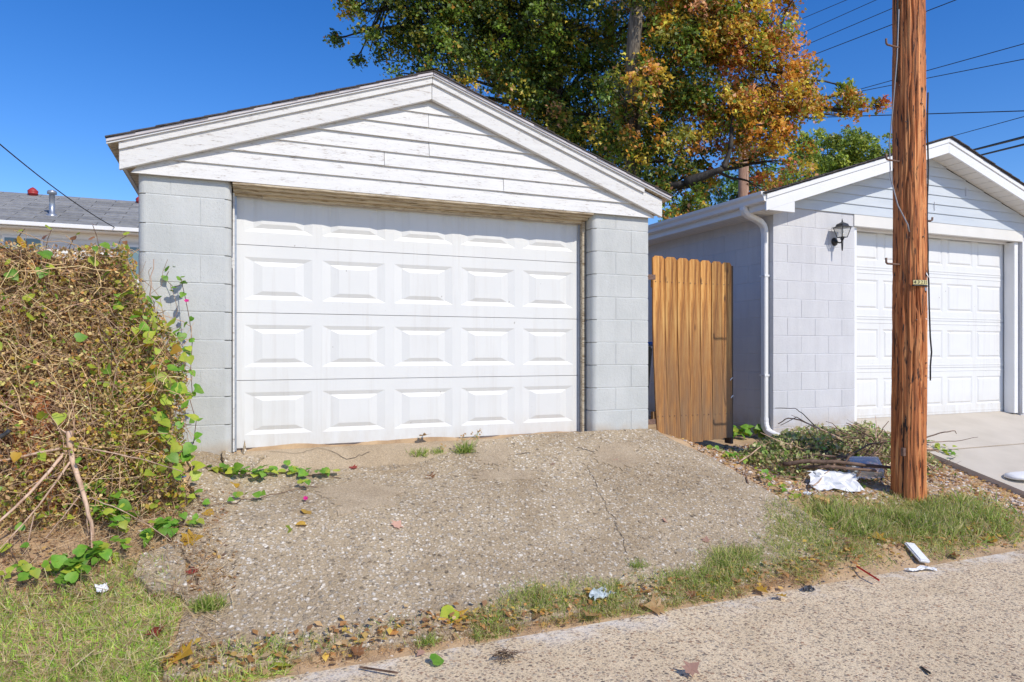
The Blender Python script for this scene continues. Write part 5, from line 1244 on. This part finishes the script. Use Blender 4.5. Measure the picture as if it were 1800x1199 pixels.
# fallen leaves, each its own thing
FL = [(541, 908, 'lyel2', .085, 'heart', 'bright yellow heart shaped leaf on the apron below the creeper'), (537, 927, 'lyel2', .06, 'heart', 'smaller yellow leaf just below the bright heart shaped one'), (510, 935, 'lyell', .075, 'heart', 'lime green fallen leaf on the apron left of the yellow ones'),
      (316, 958, 'lyel2', .13, 'lob', 'large pale yellow leaf at the left apron edge'), (693, 933, 'lpink', .08, 'lob', 'pink maple leaf in the middle of the apron'), (1166, 916, 'lpink', .085, 'lob', 'pink maple leaf right of the long crack'), (1090, 813, 'lpink', .08, 'lob', 'pink leaf near the right garage pillar foot'), (970, 822, 'lpink', .07, 'lob', 'pale pink leaf below the threshold'),
      (800, 1080, 'lyell', .11, 'heart', 'pale green leaf at the lower apron edge'), (806, 1105, 'lyel2', .15, 'lob', 'large upright yellow leaf curled at the verge'), (815, 1118, 'ltan', .10, 'lob', 'tan curled leaf below the large yellow one'), (763, 846, 'lbrown', .10, 'lob', 'brown and gold curled leaf below the grass tufts'), (717, 857, 'lgreen', .07, 'lob', 'dull green leaf near the brown curled leaf'),
      (628, 828, 'lred', .07, 'lob', 'dark red leaf by the threshold corner'), (340, 1017, 'lred', .075, 'lob', 'crumpled red leaf at the left crack'), (271, 1110, 'lred', .085, 'lob', 'reddish leaf in the straw of the lower left'), (305, 1158, 'lyel2', .13, 'lob', 'yellow leaf in the grass at the bottom left'), (482, 1172, 'lyell', .11, 'heart', 'pale green leaf at the bottom edge of the apron'),
      (1168, 1073, 'ltan', .13, 'lob', 'large tan leaf on the verge right of the grey paper'), (1047, 1086, 'ltan', .11, 'lob', 'tan leaf in the verge below the grey paper'), (1366, 1051, 'lyel2', .08, 'lob', 'yellow leaf beside the black scrap'), (1330, 1038, 'lyel2', .09, 'lob', 'golden leaf on the verge left of the yellow one by the scrap'), (1236, 1057, 'lyel2', .09, 'lob', 'yellow leaf on the grass left of the white crumbs'), (1530, 942, 'lyel2', .13, 'lob', 'tan yellow leaf in the grass below the pole'), (1755, 955, 'lyel2', .13, 'lob', 'folded yellow leaf right of the pole grass'), (1690, 985, 'lbrown', .10, 'lob', 'rust leaf on the alley edge at the far right'),
      (1205, 1190, 'lpink', .09, 'lob', 'pale pink leaf at the bottom edge of the alley'), (745, 1150, 'lpink', .05, 'lob', 'small pale leaf tip near the yellowed tuft'), (760, 1170, 'lgreen', .07, 'heart', 'green leaf on the alley under the apron edge'), (640, 1157, 'lbrown', .08, 'lob', 'brown leaf at the bottom verge left of centre'), (1208, 1055, 'lbrown', .07, 'lob', 'brown leaf among the verge grass'), (934, 1095, 'ltan', .07, 'lob', 'tan leaf on the verge grass left of the paper'), (1705, 772, 'lbrown', .07, 'lob', 'brown leaf on the driveway below the door'), (1645, 738, 'lred', .05, 'lob', 'small red leaf on the driveway near the door'), (1662, 748, 'lbrown', .07, 'lob', 'brown leaf on the driveway beside the pole'), (1748, 780, 'lpink', .06, 'lob', 'pink leaf on the driveway'), (1735, 731, 'lbrown', .06, 'lob', 'brown leaf by the right door corner'),
      (1140, 838, 'lpink', .06, 'lob', 'small pink leaf on the upper right of the apron'), (1240, 958, 'lpink', .06, 'lob', 'small pink leaf on the lower right of the apron'), (360, 905, 'lyel2', .07, 'heart', 'yellow leaf under the creeper at the left'), (412, 855, 'lyel2', .08, 'heart', 'yellow leaf among the creeper leaves'), (735, 790, 'ltan', .12, 'lob', 'curled tan leaf caught in the threshold grass')]
for px, py, m_, s, kind, lab in FL:
    p = gp(px, py, .03)
    o = put_leaf((HM if kind == 'heart' and m_ in HM else LM)[m_], 'fallen_leaf', None, p, s, (0, -.25, 1), .22); tag(o, lab, 'leaf', 'fallen leaves')

# litter
def crumple(name, label, cat, px, py, w, h, mat, amp, up, yaw=0, tilt=0.0, n=14):
    c = gp(px, py, up); V = []; F = []
    for j in range(n+1):
        for i in range(n+1):
            u, v = i/n-.5, j/n-.5
            p = Vector((u*w, v*h, amp*(abs(nz(u*4, v*4, px))+.6*nz(u*9, v*9, px))))
            p += Vector((nz(u*3, v*3, 2+px), nz(u*3, v*3, 7+px), 0))*w*.22
            p = Matrix.Rotation(yaw, 3, 'Z') @ (Matrix.Rotation(tilt, 3, 'X') @ p); V.append(c+p)
    for j in range(n):
        for i in range(n): F.append((j*(n+1)+i, j*(n+1)+i+1, (j+1)*(n+1)+i+1, (j+1)*(n+1)+i))
    o = mesh(name, V, F, MT[mat]); m = o.modifiers.new('t', 'SOLIDIFY'); m.thickness = .0015
    return tag(o, label, cat)
crumple('paper_scrap', 'crumpled grey green paper scrap on the verge', 'paper', 1058, 1055, .16, .07, 'paper', .035, .05, .4, .2)
crumple('foam_sheet', 'torn white foam sheet in front of the brush pile', 'litter', 1468, 855, .42, .22, 'white', .05, .07, -.45, .55, 9)
c = gp(1508, 845, .05)
tr = thing('food_tray', 'clear plastic food tray lying beside the white foam sheet', 'litter', c)
def traymesh():
    V = []; F = []; n = 24
    def ringp(w, h, z, r_=.03):
        out = []
        for i in range(n):
            a = 2*math.pi*i/n; x, y = math.cos(a), math.sin(a); q = max(abs(x), abs(y)); e = .82
            out.append((w/2*(x/q*e+x*(1-e)), h/2*(y/q*e+y*(1-e)), z))
        return out
    for w, h, z in ((.27, .19, .0), (.25, .17, .002), (.235, .155, .055), (.21, .13, .062)): V += ringp(w, h, z)
    for k in range(3):
        for i in range(n): F.append((k*n+i, k*n+(i+1) % n, (k+1)*n+(i+1) % n, (k+1)*n+i))
    F.append(tuple(3*n+i for i in range(n))); return V, F
V, F = traymesh(); rot = Matrix.Rotation(-.45, 3, 'Z') @ Matrix.Rotation(.75, 3, 'X')
mesh('tray', [c+Vector((.02, -.05, .075))+rot @ (Vector(v)*1.12) for v in V], F, MT['tray'], tr)
def bar(name, label, cat, a, b, w, h, mat, up=.02, bev=.008):
    A, B = gp(*a, up), gp(*b, up+.01); d = (B-A); L = d.length
    me_o = box(name, -L/2, L/2, -w/2, w/2, -h/2, h/2, MT[mat]); bevel(me_o, bev, 2)
    me_o.location = (A+B)/2; x = d.normalized(); z = Vector((0, -.3, 1)); z = (z-x*z.dot(x)).normalized(); y = z.cross(x)
    me_o.rotation_euler = Matrix((x, y, z)).transposed().to_euler(); return tag(me_o, label, cat)
bar('foam_strip', 'white foam strip lying at the alley edge below the pole', 'litter', (1598, 960), (1626, 995), .075, .025, 'white', .028)
crumple('foam_crumb', 'flat white broken foam piece below the white strip', 'litter', 1618, 1003, .20, .04, 'white', .02, .02, -.2, 0, 8)
bar('drinking_straw', 'red drinking straw lying on the verge', 'straw', (1505, 1000), (1546, 1029), .012, .012, 'red', .03, .005)
crumple('plastic_scrap', 'black crumpled scrap at the alley edge', 'litter', 1420, 1037, .075, .05, 'darkgrey', .03, .02, 0, 0, 8)
bar('brick_piece', 'yellow broken brick at the right edge of the apron', 'brick', (1431, 882), (1456, 893), .075, .065, 'yblock', .03, .008)
bar('rope_piece', 'short blue rope on the ground at the vine foot', 'rope', (283, 860), (328, 845), .012, .012, 'blue', .03, .005)
crumple('paper_scrap', 'small white paper bit on the soil below the vines', 'paper', 254, 939, .06, .03, 'white', .01, .03, 0, 0, 6)
crumple('paper_scrap', 'white crumpled tissue beside the apron weeds', 'paper', 422, 870, .05, .03, 'white', .02, .02, .3, 0, 6) if False else None
crumple('paper_scrap', 'small white crumpled ball on the bank left of the yellow brick', 'paper', 1419, 872, .05, .05, 'white', .03, .03, .3, 0, 8)
crumple('paper_scrap', 'white paper scrap in the lawn at the bottom left', 'paper', 180, 1048, .05, .06, 'white', .02, .05, .3, .3, 8)
c = gp(1800, 852)
V, F = lathevf([(.001, .0), (.16, .0), (.19, .02), (.185, .05), (.13, .065), (.001, .07)], 24, (0, 0, 0))
tag(mesh('foam_plate', [(c.x+.02+x*1.3, c.y+y*.7, Dz(c.y)+.075+z*.7-.06) for x, y, z in V], F, MT['white'], None, True), 'white rounded foam plate on the driveway at the right edge', 'litter')
bar('twig', 'short dark twig on the verge at the bottom left of centre', 'twig', (632, 1177), (700, 1190), .012, .010, 'stickd', .02, .004)
bar('twig', 'small black twig on the alley at the bottom right', 'twig', (1618, 1172), (1636, 1187), .012, .010, 'black', .008, .004)
c = gp(890, 1160, .02)
nest = thing('dead_weed', 'dried brown weed clump lying on the alley', 'weed', c); pa, ra, ca = [], [], []
for k in range(60):
    a = random.uniform(0, 6.28); p = c+Vector((random.gauss(0, .025), random.gauss(0, .018), random.uniform(-.01, .02))); d = Vector((math.cos(a), math.sin(a)*.6, random.uniform(-.1, .5)))
    pa.append([p, p+d*.025+Vector((0, 0, .01)), p+d*.05]); ra.append(.0018); ca.append(pick([(.25, .17, .10), (.16, .10, .07)], 1)[0])
o = stemcloud('stalks', pa, ra, ca, MT['stems'], nest); o['kind'] = 'stuff'
